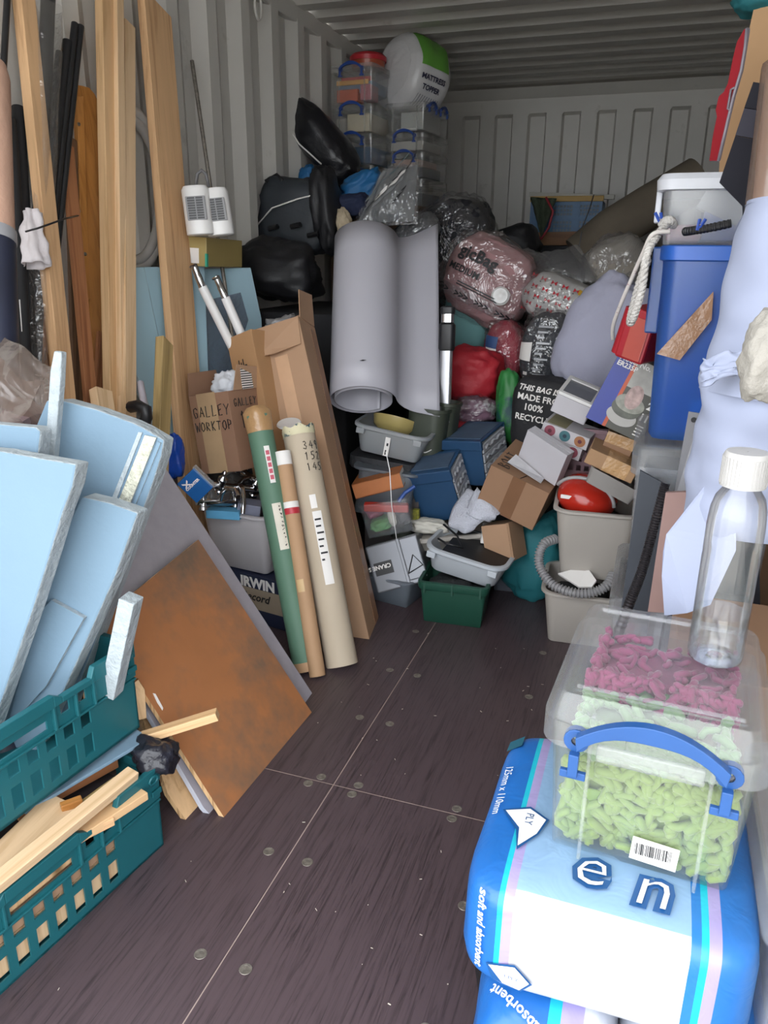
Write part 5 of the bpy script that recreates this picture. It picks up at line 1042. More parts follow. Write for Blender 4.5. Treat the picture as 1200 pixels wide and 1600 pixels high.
# two patterned boxes
def patterned(label, M, w, d, h, seed):
    t = thing('patterned_box', label, 'box', M, 'boxes printed with round faces'); MB().bx(-w/2, w/2, -d/2, d/2, 0, h).build('carton', plain('white_print_card', 'b9b6ba', rough=.55), t, bevel=.0015)
    cols = ['8c4a58', '3f6a72', '9c6a48']; rnd = random.Random(seed)
    for i in range(3):
        x = -w/2+.03+i*(w-.06)/2; c = plain('print_'+cols[(i+seed) % 3], cols[(i+seed) % 3], rough=.55)
        for r0, r1, mm, o in ((.022, .018, c, .0008), (.0165, .0, plain('print_pale', 'c9a9a6' if (i+seed) % 3 != 1 else '7f979c', rough=.55), .0007), (.008, .0, plain('print_dark'+cols[(i+seed) % 3], '5c2c38' if (i+seed) % 3 != 1 else '2a3a48', rough=.55), .0012)):
            MB().prism([(x+r0*math.cos(a*math.pi/10)*.9, h/2+r0*math.sin(a*math.pi/10)*.9) for a in range(20)], 0, .0006, Matrix(((1, 0, 0, 0), (0, 0, -1, -d/2-o+.0006), (0, 1, 0, 0), (0, 0, 0, 1)))).build('round_print', mm, t)
    MB().bx(-w/2+.01, -w/2+.08, -d/2+.01, d/2-.01, h, h+.0008).build('top_print', plain('print_olive', '8b8566', rough=.6), t)
    return t
Mp = TRS((.360, 2.753, .615), (6.6, 14.6, -8.1))
patterned('upper white box printed with colourful round mugs', Mp @ Matrix.Translation((.012, 0, .047)), .171, .12, .046, 0); patterned('lower white box printed with colourful round mugs', Mp, .171, .12, .046, 1)
# white box with clear lid
Mt = TRS((.390, 2.755, .755), (9.2, 19.8, -2.2))
t = thing('white_box', 'white box with a clear window lid above the patterned boxes', 'box', Mt); MB().loft([(0, 0), (0, .066), (-.004, .066), (-.004, .05)], .125, .186, .006, 3).build('box_body', M_wb, t, smooth=30)
MB().loft([(-.003, .066), (.001, .068), (.001, .078), (-.012, .080)], .125, .186, .006, 3, cap=(False, False)).build('lid_frame', M_white, t, smooth=30); MB().bx(-.052, .052, -.083, .083, .076, .079).build('lid_window', clear('smoke_window', body=.6, c='8f9298', rough=.15), t)
MB().bx(-.05, .05, .05, .07, .079, .083).build('lid_strip', M_white, t)
# juicer box
Mj, w, h = ff((962, 545, 2.36), (1050, 585, 2.36), (915, 652, 2.36)); h = h*1.0
t = thing('juicer_box', 'blue and grey retail box picturing a glass juicer', 'box', Mj)
MB().bx(0, w, 0, .14, 0, h).build('carton', plain('dark_olive_card', '4b4a44', rough=.4), t, bevel=.0015)
MB().bx(0, w*.30, -.0008, 0, 0, h).build('blue_panel', plain('royal_blue_card', '2c3a8c', rough=.35, var=.1), t); MB().bx(w*.30, w*.36, -.0009, 0, 0, h).build('orange_line', plain('orange_card', 'b4502e', rough=.4), t)
MB().bx(w*.36, w, -.0009, 0, h*.62, h).build('pale_panel', plain('pale_print_card', '9c9a94', rough=.4, var=.2, vs=20), t)
text_mb('Model No.', .022, lambda x, y: (w*.04+x, -.002, h*.91+y), bold=.0006).build('lettering', M_paper, t); text_mb('ER235P', .020, lambda x, y: (w*.04+x, -.002, h*.83+y), bold=.0006).build('lettering', M_paper, t)
text_mb('2', .03, lambda x, y: (w*.82+x, -.002, h*.45+y), bold=.001).build('lettering', M_paper, t); text_mb('11', .03, lambda x, y: (w*.78+x, -.002, h*.28+y), bold=.001).build('lettering', M_paper, t)
for i in range(4): MB().bx(w*.82, w*.94, -.0015, 0, h*(.06+i*.045), h*(.075+i*.045)).build('text_line', M_paper, t)
JM = Matrix(((1, 0, 0, 0), (0, 0, -1, -.0012), (0, 1, 0, 0), (0, 0, 0, 1)))
def ell(cx, cz, a, b, o, mt, nm): MB().prism([(cx*w+a*w*math.cos(k*math.pi/14), cz*h+b*h*math.sin(k*math.pi/14)) for k in range(28)], 0, o, JM).build(nm, mt, t)
ell(.52, .22, .26, .13, .0004, plain('plate_grey', 'a9a6a2', rough=.4), 'printed_saucer'); ell(.53, .34, .25, .13, .0006, plain('glass_dark', '55574f', rough=.35, var=.3, vs=30), 'printed_bowl'); ell(.55, .42, .25, .12, .0008, plain('glass_rim', '8a8a80', rough=.35, var=.3, vs=40), 'printed_rim'); ell(.56, .52, .14, .17, .001, plain('pink_cone', 'a88f8a', rough=.35, var=.35, vs=50), 'printed_cone')
# carton with foil tape over a grey tray
Mt, w, h = ff((916, 703, 2.32), (990, 737, 2.32), (912, 722, 2.32)); t = thing('taped_carton', 'brown carton end strapped with shiny tape above the helmet', 'box', Mt)
MB().bx(0, w, 0, .16, 0, h*1.25).build('carton', plain('light_kraft', 'a07e5e', rough=.8), t, bevel=.0015); MB().bx(w*.36, w*.86, -.001, .0, -.0, h*1.25).build('tape', M_pack, t); MB().bx(w*.36, w*.86, -.001, .16, h*1.25, h*1.25+.001).build('tape', M_pack, t)
Mt, w, h = ff((914, 722, 2.30), (992, 764, 2.30), (912, 748, 2.30)); tag(MB().loft([(-.01, 0), (0, h), (-.004, h), (-.012, .004)], w, .2, .02, M=Mt @ Matrix.Translation((w/2, .1, -.008))).build('grey_tray', plain('warm_grey_plastic', '86827f', rough=.4), smooth=40), 'warm grey tray under the taped carton', 'tray')
Mt, w, h = ff((945, 672, 2.42), (988, 688, 2.42), (940, 700, 2.42)); t = thing('taped_carton', 'small carton wrapped in shiny brown tape behind the helmet', 'box', Mt); MB().bx(0, w, 0, .12, 0, h).build('carton', M_kr, t); MB().bx(-.001, w+.001, -.001, .1, h*.4, h+.001).build('tape', M_pack, t)
# pink laundry basket behind the white carton
M_pk = plain('pink_mauve_plastic', '7d6068', rough=.5); mt = frame(W(880, 745, 2.75), (1, -.1, 0), (0, 0, 1)); t = thing('lattice_basket', 'mauve lattice basket between white carton and helmet', 'basket', mt)
hl = [(.015+i*.028, .032+i*.028, .03+j*.034, .05+j*.034) for i in range(5) for j in range(4)]
holed(MB(), .16, .18, hl, 0, .004, Matrix.Identity(4)).build('front_panel', M_pk, t); MB().bx(-.004, .164, -.006, .012, .17, .185).build('rim', M_pk, t, bevel=.002); MB().bx(0, .16, .09, .094, 0, .17).build('rear_panel', M_pk, t)
# putty bins
tub('putty_bin', 'putty coloured bin holding the red helmet, upper of two', 'bin', TRS((.515, 2.60, .235), (0, 0, 4)), .262, .29, .245, M_beige, taper=.028, rim=.012, rad=.045, group='putty coloured bins')
tub('putty_bin', 'putty coloured bin on the floor with ribbed hose', 'bin', TRS((.50, 2.57, 0), (0, 0, 4)), .262, .29, .195, M_beige, taper=.024, rim=.012, rad=.045, group='putty coloured bins')
# red helmet
c = W(918, 776, 2.60); m = TRS(c, (0, 14, -10)) @ Matrix.Scale(1.08, 4); t = thing('red_helmet', 'glossy red helmet with pale stripe in the upper bin', 'helmet', m)
M_rh = plain('glossy_red', 'b02a1e', rough=.15, var=.05)
MB().blob((.185, .2, .13), 81, .0, 1, 2.3, 44, 30).build('shell', M_rh, t, smooth=180)
MB().tube([V((-.095*math.cos(a), -.04, .068*math.sin(a))) for a in [i*math.pi/16 for i in range(1, 16)]], .006, 8).build('pale_stripe', plain('helmet_grey', '9c9c9e', rough=.4), t, smooth=180)
MB().bx(-.06, .01, -.095, -.088, .012, .024, Matrix.Rotation(R(-15), 4, 'Y')).build('badge', M_paper, t, bevel=.002)
# ribbed hose in the lower bin
M_rib = plain('ribbed_grey_hose', '8d8c8e', rough=.35); pts = []
for p in ((868, 842, 2.50), (850, 850, 2.46), (842, 872, 2.44), (848, 895, 2.42), (866, 915, 2.40), (895, 926, 2.39), (925, 926, 2.40), (948, 915, 2.42), (958, 898, 2.46)): pts.append(W(*p))
def cat_(P, n):
    out = []
    for i in range(len(P)-1):
        p0, p1, p2, p3 = P[max(0, i-1)], P[i], P[i+1], P[min(len(P)-1, i+2)]
        for k in range(n):
            s = k/n; out.append(.5*((2*p1)+(p2-p0)*s+(2*p0-5*p1+4*p2-p3)*s*s+(3*p1-p0-3*p2+p3)*s**3))
    return out+[P[-1]]
sp = cat_(pts, 22)
tag(MB().tube(sp, [.0170 if i % 4 < 2 else .0125 for i in range(len(sp))], 14).build('ribbed_hose', M_rib, smooth=30), 'grey ribbed vacuum hose looped round the lower bin rim', 'hose')
Mt, w, h = ff((872, 905, 2.50), (915, 885, 2.52), (878, 920, 2.47)); tag(MB().add([W(872, 897, 2.46), W(916, 885, 2.5), W(932, 908, 2.44), (W(925, 918, 2.42)), W(905, 918, 2.42)], [(0, 1, 2, 3, 4)]).build('white_folder', M_paper, solid=.008), 'white folder standing inside the lower bin', 'folder')
tag(MB().blob((.20, .22, .12), 83, .1, 2, M=TRS((.50, 2.57, .10))).build('dark_bin_contents', plain('dark_scraps', '2c2e30'), smooth=180), 'dark jumble inside the lower putty bin', 'household item')
tag(MB().blob((.20, .22, .14), 84, .1, 2, M=TRS((.515, 2.62, .36))).build('dark_helmet_padding', plain('dark_scraps', '2c2e30'), smooth=180), 'dark jumble under the red helmet', 'household item')
# teal fabric sack
bag('teal_sack', 'teal fabric sack slumped on the floor behind the bins', 'bag', (838, 868), 2.82, (.22, .22, .34), (0, 10, 0), plain('teal_fabric', '1d6a72', rough=.7, var=.12, bump=.4, bs=12), 40, amp=.08, wr=.06)
# ---------------------------------------------------------------- far right stack
M_mk = M_clearm
def mbox(label, M, w, d, h, mat=M_mk, fill=None):
    t = thing('milky_box', label, 'storage box', M, 'milky storage boxes on the right'); b = h*.86
    MB().loft([(-.014, 0), (-.01, .006), (0, b), (-.004, b), (-.014, .01)], w, d, .02, 4).build('box_body', mat, t, smooth=40)
    MB().loft([(.006, b-.02), (.012, b-.016), (.012, h-.006), (.006, h), (-.012, h), (-.02, h-.01)], w, d, .02, 4).build('lid', mat, t, smooth=40)
    for y in (-d/2-.012, ): MB().bx(-w*.32, -w*.12, y, y+.012, b-.05, b-.008).build('latch', mat, t, bevel=.002); MB().bx(w*.12, w*.32, y, y+.012, b-.05, b-.008).build('latch', mat, t, bevel=.002)
    for nm, cc, q in (fill or []): MB().bx(q[0]*w/2, q[1]*w/2, q[2]*d/2, q[3]*d/2, q[4]*h, q[5]*h).build(nm, plain('content_'+cc, cc, rough=.7), t, bevel=.004)
    return t
mbox('milky storage box of grey things directly under the blue tote', TRS((.79, 2.10, .455), (0, 0, 0)), .32, .40, .385, fill=[('contents', '4d535c', (-.85, .85, -.8, .8, .04, .72)), ('papers', 'c4c4c6', (-.9, -.8, -.85, .5, .2, .7))])
mbox('milky storage box with pink and blue things near the floor', TRS((.775, 2.08, .14), (0, 0, 0)), .32, .40, .31, fill=[('pink_packet', 'a85a72', (-.85, -.55, -.85, .3, .3, .75)), ('blue_packet', '2c5aa0', (-.5, -.2, -.85, .3, .3, .8)), ('contents', '565c66', (-.15, .85, -.8, .8, .05, .7))])
tag(MB().bx(.60, .96, 1.90, 2.30, 0, .138).build('plinth_carton', M_kr, bevel=.003), 'low brown carton at the foot of the right stack', 'box')
# blue tote
mt = TRS((.795, 2.13, .845), (0, 0, 0)); M_bt = clear('blue_translucent', tint=(.35, .55, .95), body=.5, c='4f86d8', rough=.3, gloss=.05); w, d, h = .31, .36, .45
t = thing('blue_tote', 'tall translucent blue tote with rope over its rim', 'tote', mt)
MB().loft([(-.016, 0), (-.008, .012), (.004, h-.03), (.0, h-.03), (-.02, .016)], w, d, .04, 6).build('tote_body', M_bt, t, smooth=40)
MB().loft([(.004, h-.035), (.012, h-.032), (.012, h-.003), (.008, h), (-.004, h), (-.004, h-.03)], w, d, .04, 6, cap=(False, False)).build('rim', plain('solid_blue_plastic', '2458ae', rough=.35), t, smooth=40)
MB().bx(-w/2-.028, -w/2+.002, -.14, -.02, h-.2, h-.004).build('side_grip', M_bt, t, bevel=.004)
MB().bx(-.12, .12, -.14, .14, .012, .34).build('blue_contents', plain('content_bluegrey', '3a5c94', rough=.6, var=.25, vs=8), t, bevel=.01); MB().bx(-.06, .02, -.168, -.15, .02, .10).build('cyan_packet', plain('content_cyan', '2f93c4', rough=.5), t, bevel=.004)
tp_ = [W(*p) for p in ((1026, 553, 1.935), (1115, 455, 1.935), (1112, 500, 1.935), (1062, 563, 1.935))]
tag(MB().slab(tp_, V((0, .002, 0))).build('brown_tape', plain('shiny_brown_tape', '8f6f58', rough=.12, var=.15, bump=.4, bs=30)), 'crinkled brown tape strip stuck across the blue tote', 'tape')
# lidded clear box on top, pegs, hose
mt = TRS((.745, 2.20, 1.297), (0, 0, 0)); t = thing('lidded_box', 'clear box with white lid standing in the blue tote', 'storage box', mt)
MB().loft([(-.012, 0), (0, .13), (-.003, .13), (-.014, .004)], .255, .32, .03, 5).build('box_body', M_clearm, t, smooth=40); MB().loft([(.004, .118), (.014, .12), (.016, .142), (.006, .155), (-.02, .157), (-.03, .152)], .255, .32, .03, 5).build('lid', plain('frost_white_lid', 'bfc1c8', rough=.3), t, smooth=40)
MB().bx(-.142, -.128, -.1, -.04, .05, .125).build('latch', plain('frost_white_lid', 'bfc1c8'), t, bevel=.003); MB().bx(-.03, .10, -.13, .12, .01, .10).build('blue_folder', plain('content_periwinkle', '6b78ad', rough=.6), t); MB().bx(-.11, -.03, -.12, .12, .006, .045).build('pink_cloth', plain('content_rose', 'a8677c', rough=.8), t, bevel=.01)
MB().bx(-.08, .02, -.14, -.05, .055, .12, Matrix.Rotation(R(25), 4, 'Y')).build('grey_card', plain('content_greycard', '9a9a9c', rough=.7), t)
M_rope = plain('white_rope', 'c4c0bc', rough=.9, bump=.8, bs=120); M_pegb = plain('peg_blue', '23469c', rough=.4)
def rope(name, label, P, r, twist=True, n=10):
    P = cat_([W(*p) for p in P], n); t = thing(name, label, 'rope', Matrix.Identity(4))
    if not twist: MB().tube(P, r, 10).build('cord', plain('flecked_cord', 'c2bcb8', rough=.8, blot=('8c5c68', 120, .62, .66)), t, smooth=180)
    else:
        for k in range(3):
            q = []
            for i, p in enumerate(P):
                tg = (P[min(i+1, len(P)-1)]-P[max(i-1, 0)]).normalized(); a = tg.orthogonal().normalized(); b = tg.cross(a); th = i*.55+k*2.094; q.append(p+(a*math.cos(th)+b*math.sin(th))*r*.55)
            MB().tube(q, r*.6, 8).build('strand', M_rope, t, smooth=180)
    return t
rope('thin_rope', 'thin flecked white cord looping down from the tote rim', [(1046, 362, 1.93), (1020, 366, 1.92), (1005, 395, 1.94), (985, 440, 1.98), (968, 480, 2.02), (958, 510, 2.06), (958, 530, 2.1)], .005, False)
rope('thick_rope', 'thick twisted white rope hanging beside the blue tote', [(1042, 350, 1.99), (1024, 372, 1.93), (1010, 400, 1.90), (1003, 450, 1.90), (992, 490, 1.90), (985, 504, 1.92), (988, 485, 1.95), (1000, 440, 1.95), (1012, 405, 1.95)], .0085, True, 22)
rope('thick_rope', 'short thick rope end knotted on the tote rim', [(1034, 352, 1.99), (1040, 345, 1.98), (1048, 345, 1.98), (1052, 352, 2.0)], .009, True, 14)
for i, (p, q, lab) in enumerate((((1028, 332, 1.99), (1034, 352, 1.99), 'blue clothes peg left of the rope knot'), ((1098, 342, 1.96), (1090, 360, 1.96), 'blue clothes peg on the rim beside black hose'))):
    a, b = W(*p), W(*q); t = thing('clothes_peg', lab, 'peg', Matrix.Identity(4), 'blue clothes pegs')
    for s in (-1, 1): MB().tube([a+V((s*.006, 0, 0)), b+V((s*.001, 0, 0))], .004, 6).build('peg_arm', M_pegb, t)
    MB().tube([a.lerp(b, .55)+V((-.005, 0, 0)), a.lerp(b, .55)+V((.005, 0, 0))], .0035, 6).build('spring', M_chrome, t)
sp = cat_([W(*p) for p in ((1070, 362, 1.99), (1085, 360, 1.97), (1110, 356, 1.96), (1142, 349, 1.95))], 20)
tag(MB().tube(sp, [.010 if i % 4 < 2 else .0085 for i in range(len(sp))], 10).build('black_hose', M_black, smooth=30), 'black ribbed hose lying on the blue tote rim', 'hose')
# red jug handle / red case between rope and tote
Mt, w, h = ff((985, 478, 2.25), (1022, 490, 2.22), (958, 556, 2.27)); t = thing('red_case', 'red plastic case with clear orange window beside the tote', 'case', Mt)
MB().bx(0, w*1.2, 0, .1, 0, h).build('case_body', plain('signal_red', 'a3202c', rough=.35), t, bevel=.008); MB().bx(w*.35, w*1.1, -.004, 0, h*.05, h*.85).build('window', plain('salmon_window', 'b5584e', rough=.15, var=.1), t, bevel=.002)
MB().tube([(-.0, .02, h*.05), (.004, .02, h*.95)], .018, 10).build('side_tube', plain('signal_red', 'a3202c'), t, smooth=60)
# slotted metal strip, spiral hose, brown boards, paper sheet
pl = [W(*p) for p in ((1076, 643, 1.80), (1095, 646, 1.80), (1068, 830, 1.78), (1042, 960, 1.76), (1016, 958, 1.76), (1048, 800, 1.78))]; pl = pl[:3]+[WZ(985, 1250, 0), WZ(960, 1245, 0)]+pl[5:]
ms = tag(MB().slab([p-pl[0] for p in pl], V((.0, .004, 0))).build('metal_strip', plain('dull_grey_metal', '75757a', rough=.45, metal=.3)), 'dull grey metal strip with a hole leaning on the stack', 'strip'); ms.location = pl[0]
MB().lathe([(.001, 0), (.005, 0), (.006, .001)], 12, frame(W(1084, 656, 1.797)-pl[0], (1, 0, 0), (0, -1, 0))).build('hole_rim', M_black, ms)
sp = cat_([W(*p) for p in ((1040, 755, 1.72), (1020, 830, 1.70), (1002, 895, 1.68), (975, 965, 1.66), (905, 1160, 1.58))], 40)
tag(MB().tube(sp, [(.0105+.003*i/len(sp)) if i % 2 else (.0085+.003*i/len(sp)) for i in range(len(sp))], 12).build('spiral_hose', plain('gunmetal', '3d3a3e', rough=.3, metal=.6), smooth=20), 'dark metal spiral hose slanting before the metal strip', 'hose')
M_dk = plain('slate_board', '3c4048', rough=.6)
tag(slab('slate_panel', [(1000, 735), (1045, 760), (1030, 960), (970, 955)], W(1010, 850, 1.84), (0, -1, 0), .01, M_dk), 'slate grey flat panel behind the spiral hose', 'panel')
tag(slab('brown_board', [(1040, 770), (1092, 768), (1085, 960), (1012, 956)], W(1050, 850, 1.62), (-.2, -1, 0), .012, plain('mauve_brown_card', '8c716c', rough=.8)), 'mauve brown card panel behind the white paper sheet', 'card')
MBC = MB().bx(.74, 1.12, 1.25, 1.6, 0, .60).build('brown_carton', M_kr, bevel=.003); tag(MBC, 'large brown carton right of the bottle', 'box')
# white rolls
M_wr = plain('white_roll_paper', '949bb2', rough=.7, var=.03, vs=4, bump=.15, bs=8)
def wroll(label, A, B, r0, r1, seed, name='paper_roll', dents=.01):
    A, B = V(A), V(B); d = B-A; m = frame(A, (1, 0, 0), d); L = d.length; t = thing(name, label, 'roll', m, 'white rolls at the right edge')
    MB().grid(lambda u, v: V(((r0+(r1-r0)*v+dents*noise.noise(V((math.cos(u*6.283)*1.5, math.sin(u*6.283)*1.5, v*5+seed))))*math.cos(u*6.283), (r0+(r1-r0)*v+dents*noise.noise(V((math.cos(u*6.283)*1.5, math.sin(u*6.283)*1.5, v*5+seed))))*math.sin(u*6.283), v*L)), 40, 40, closeu=True).build('wound_sheet', M_wr, t, smooth=180)
    MB().lathe([(.001, L-.002), (r1*.3, L-.002), (r1*.98, L-.006)], 30).build('roll_end', M_wr, t, smooth=180); return t
wroll('upper white roll with a loose folded hem at the right edge', (.83, 1.36, 1.06), (.85, 1.38, 1.345), .115, .105, 3)
wroll('lower white roll narrowing downwards beneath the folded hem', (.80, 1.36, .84), (.825, 1.36, 1.10), .085, .105, 8, dents=.014)
hem = [[W(1098, 560, 1.26), W(1092, 585, 1.25), W(1096, 605, 1.25)], [W(1150, 545, 1.22), W(1150, 575, 1.21), W(1150, 580, 1.21)], [W(1215, 540, 1.25), W(1215, 560, 1.24), W(1215, 575, 1.24)]]
cloth('loose_hem', 'loose white hem folded over the white rolls', 'cloth', hem, M_wr, amp=.008, seed=4, solid=.002)
sh = [W(*p) for p in ((1112, 745, 1.30), (1041, 835, 1.30), (1036, 862, 1.29), (1034, 900, 1.28), (1038, 962, 1.26), (1074, 958, 1.24), (1110, 945, 1.24), (1150, 860, 1.26), (1150, 750, 1.30))]
tag(MB().slab([p-sh[0] for p in sh], V((0, .0015, 0))).build('paper_sheet', M_wr), 'white paper sheet with perforated edge hanging before brown card', 'paper').location = sh[0]
tag(MB().blob((.07, .07, .11), 90, .12, 2, wr=.05, M=TRS(W(1204, 560, 1.1))).build('white_plush', plain('cream_plush', '96928b', rough=.95, bump=.5), smooth=180), 'cream plush lump at the right picture edge', 'cloth')
# ---------------------------------------------------------------- upper right: cartons, red sledge, dark strip, wrapped roll
t = thing('flat_carton', 'tall flat beige carton rising at the upper right edge', 'box', Matrix.Identity(4))
slab('carton_face', [(1179, 8), (1290, 0), (1290, 420), (1118, 420), (1124, 255)], W(1170, 130, 2.45), (-.1, -1, .05), .10, plain('beige_carton', 'b4906a', rough=.8, var=.04), parent=t)
t2 = tag(MB().bx(.74, 1.14, 2.40, 2.62, 0, 1.30).build('carton_stack', M_kr, bevel=.003), 'brown carton hidden behind the blue tote', 'box')
t = thing('red_sledge', 'red plastic sledge standing on edge by the beige carton', 'sledge', Matrix.Identity(4))
nS = V((-.75, -.65, 0)).normalized(); PS_ = W(1135, 150, 2.32)
slab('sledge_body', [(1169, 42), (1162, 44), (1150, 66), (1143, 95), (1136, 130), (1130, 143), (1122, 150), (1117, 172), (1119, 182), (1113, 210), (1107, 252), (1122, 252), (1133, 205), (1146, 150), (1158, 110), (1164, 75)], PS_, nS, .010, plain('sledge_red', '9c2430', rough=.35, var=.08), plain('sledge_rim', '86808a', rough=.4), parent=t, bevel=.004)
MB().tube([WP(x, y, PS_+nS*.004, nS) for x, y in ((1167, 44), (1164, 75), (1158, 110), (1146, 150), (1133, 205), (1122, 252))], .004, 6).build('pale_rim', plain('sledge_rim', '86808a'), t, smooth=180)
MB().tube([WP(x, y, PS_+nS*.006, nS) for x, y in ((1148, 137), (1142, 140), (1137, 170), (1141, 172))], .003, 6).build('grip_slot', plain('sledge_rim', '86808a'), t, smooth=180)
t = thing('dark_strip', 'dark grey folded card strip in front of the beige carton', 'strip', Matrix.Identity(4)); nD = V((-.1, -1, .05)).normalized(); PD = W(1165, 230, 1.75)
for p_, mt in (([(1177, 128), (1196, 131), (1190, 172), (1163, 168)], plain('graphite_card', '232329', rough=.9, spec=.15)), ([(1163, 169), (1190, 173), (1182, 217), (1149, 211)], plain('grey_card', '38373f', rough=.9, spec=.15)), ([(1149, 212), (1182, 218), (1176, 330), (1192, 1160), (1166, 1160), (1160, 322), (1124, 285)], plain('graphite_card', '25252b'))):
    slab('strip_panel', p_, PD, nD, .006, mt, parent=t)
leanp = [W(1232, 100, 1.62), W(1206, 345, 1.56)]; t = thing('wrapped_roll', 'beige roll in clear film at the right edge', 'roll', Matrix.Identity(4))
MB().tube(leanp, .034, 18).build('inner_roll', plain('beige_roll', 'b39a86', rough=.6), t, smooth=40); MB().tube(leanp, [.042, .046], 14).build('clear_wrap', M_filmb, t, smooth=60)
tag(MB().blob((.12, .12, .06), 95, .1, 2, M=TRS(W(1182, 2, 2.5))).build('green_cloth', plain('teal_fabric', '1d6a72'), smooth=180), 'dark teal cloth on top of the beige carton', 'cloth')
# ================================================================ right foreground: towel packs, mitt box, bottle
M_mit = plain('lime_chenille', '83985c', rough=.95, var=.12, vs=10, sheen=.3); M_pinkm = plain('rose_chenille', '8c4668', rough=.95, var=.12, vs=10, sheen=.3)
# kitchen roll packs
def packmat(name, x_, zsky):
    """printed wrap: blue ends, turquoise and lilac stripes, white middle with a sky blue zone behind the name"""
    m, nt, b, out = _nodes(name); tc = nt.nodes.new('ShaderNodeTexCoord'); sp = nt.nodes.new('ShaderNodeSeparateXYZ'); nt.links.new(tc.outputs['Object'], sp.inputs[0])
    mp = nt.nodes.new('ShaderNodeMapRange'); mp.inputs[1].default_value = x_[0]; mp.inputs[2].default_value = x_[1]; nt.links.new(sp.outputs[0], mp.inputs[0])
    col = _ramp(nt, mp.outputs[0], [(0, lin('2264ae')), (.135, lin('23b0c4')), (.155, lin('9d92c0')), (.19, lin('bcbec6')), (.76, lin('2a72b8')), (.79, lin('22b4c8')), (.815, lin('9d92c0')), (.855, lin('2a6cb4'))]); nt.nodes[-1].color_ramp.interpolation = 'CONSTANT'
    ms = _ramp(nt, mp.outputs[0], [(0, (0, 0, 0)), (.19, (1, 1, 1)), (.76, (0, 0, 0))]); nt.nodes[-1].color_ramp.interpolation = 'CONSTANT'
    zz = nt.nodes.new('ShaderNodeMath'); zz.operation = 'GREATER_THAN'; zz.inputs[1].default_value = zsky; nt.links.new(sp.outputs[1], zz.inputs[0])
    mu = nt.nodes.new('ShaderNodeMath'); mu.operation = 'MULTIPLY'; nt.links.new(ms, mu.inputs[0]); nt.links.new(zz.outputs[0], mu.inputs[1])
    mx = nt.nodes.new('ShaderNodeMix'); mx.data_type = 'RGBA'; nt.links.new(mu.outputs[0], mx.inputs[0]); nt.links.new(col, mx.inputs[6]); mx.inputs[7].default_value = (*lin('86a6c8'), 1)
    nt.links.new(mx.outputs[2], b.inputs['Base Color']); b.inputs['Roughness'].default_value = .3
    _bump(nt, _noise(nt, _co(nt), 14, 3, .6, 1), b, .25, .01); return m
def rpack(mb, w, d, h, e=5, nu=72, nv=40, seed=1, amp=.02):
    """bulging wrapped pack: superellipsoid, flatter on top"""
    return mb.blob((w, d, h), seed, amp, 2.0, e, nu, nv)
W1, D1, H1 = .385, .40, .175
m1 = TRS((.668, 1.005, .386), (0, 0, 0))
t = thing('kitchen_roll_pack', 'blue and white wrapped kitchen roll pack under the mitt box', 'kitchen roll', m1)
rpack(MB(), W1, D1, H1, 7, seed=3, amp=.012).build('wrapper', packmat('pack_print', (-W1/2, W1/2), -.178), t, smooth=180)
def psurf(x, s, off=.002):
    """point on the pack: s runs from the top surface (s<0, distance back from the front edge) down the front (s>0)"""
    e = 7; w, d, h = W1+.006, D1+.006, H1+.006
    if s <= 0:
        y = -d/2*.86-s*0-(-s)*(-1); y = -d*.43+(-s); z = h/2*max(.05, 1-abs(2*x/w)**e-abs(2*y/d)**e)**(1/e)
    else:
        z = h*.43-s; y = -d/2*max(.05, 1-abs(2*x/w)**e-abs(2*z/h)**e)**(1/e)
    return V((x, y-off*.7, z+off*.7))
M_pnavy = plain('print_navy', '1d4f86', rough=.35)
def ptext(s, size, x0, s0, mat, rot=False, bold=0, off=.003, nm='lettering', shear=0):
    fn = (lambda a, b: psurf(x0+b, s0+a, off)) if rot else (lambda a, b: psurf(x0+a, s0-b, off))
    return text_mb(s, size, fn, bold=bold, shear=shear).build(nm, mat, t)
ptext('soft and absorbent', .0165, -W1*.43, .004, M_paper, rot=True, bold=.0003, off=.006)
ptext('125mm x 110mm', .017, -W1*.465, -.25, M_paper, rot=True, off=.006)
ptext('e', .10, -.055, -.03, M_pnavy, bold=.006, off=.004, shear=.2); ptext('e', .10, -.055, -.03, M_paper, bold=-.001, off=.007, shear=.2)
ptext('n', .10, .025, -.02, M_pnavy, bold=.006, off=.004, shear=.2); ptext('n', .10, .025, -.02, M_paper, bold=-.001, off=.007, shear=.2)
def pshape(pts, mat, nm, off=.003):
    mb = MB(); mb.add([psurf(a, b, off) for a, b in pts], [tuple(range(len(pts)))]); return mb.build(nm, mat, t)
pshape([(-.165, -.14), (-.125, -.155), (-.095, -.135), (-.105, -.10), (-.13, -.06), (-.138, -.10)], M_pnavy, 'sheet_icon', .0035); pshape([(-.160, -.138), (-.125, -.150), (-.099, -.133), (-.108, -.10), (-.13, -.068), (-.134, -.105)], M_paper, 'sheet_icon', .0045)
ptext('PLY', .016, -.128, -.14, M_pnavy, rot=True, off=.006)
pshape([(-.150, .115), (-.11, .10), (-.085, .125), (-.10, .15), (-.125, .145), (-.14, .14)], M_pnavy, 'sheet_icon', .0035); pshape([(-.146, .116), (-.11, .104), (-.089, .125), (-.102, .146), (-.125, .141)], M_paper, 'sheet_icon', .0045)
ptext('3 PLY', .009, -.125, .128, M_pnavy, off=.006)
pshape([(-.19, -.35), (-.165, -.35), (-.165, -.31), (-.19, -.31)], plain('print_teal_dark', '1c5f74', rough=.4), 'brand_patch', .003)
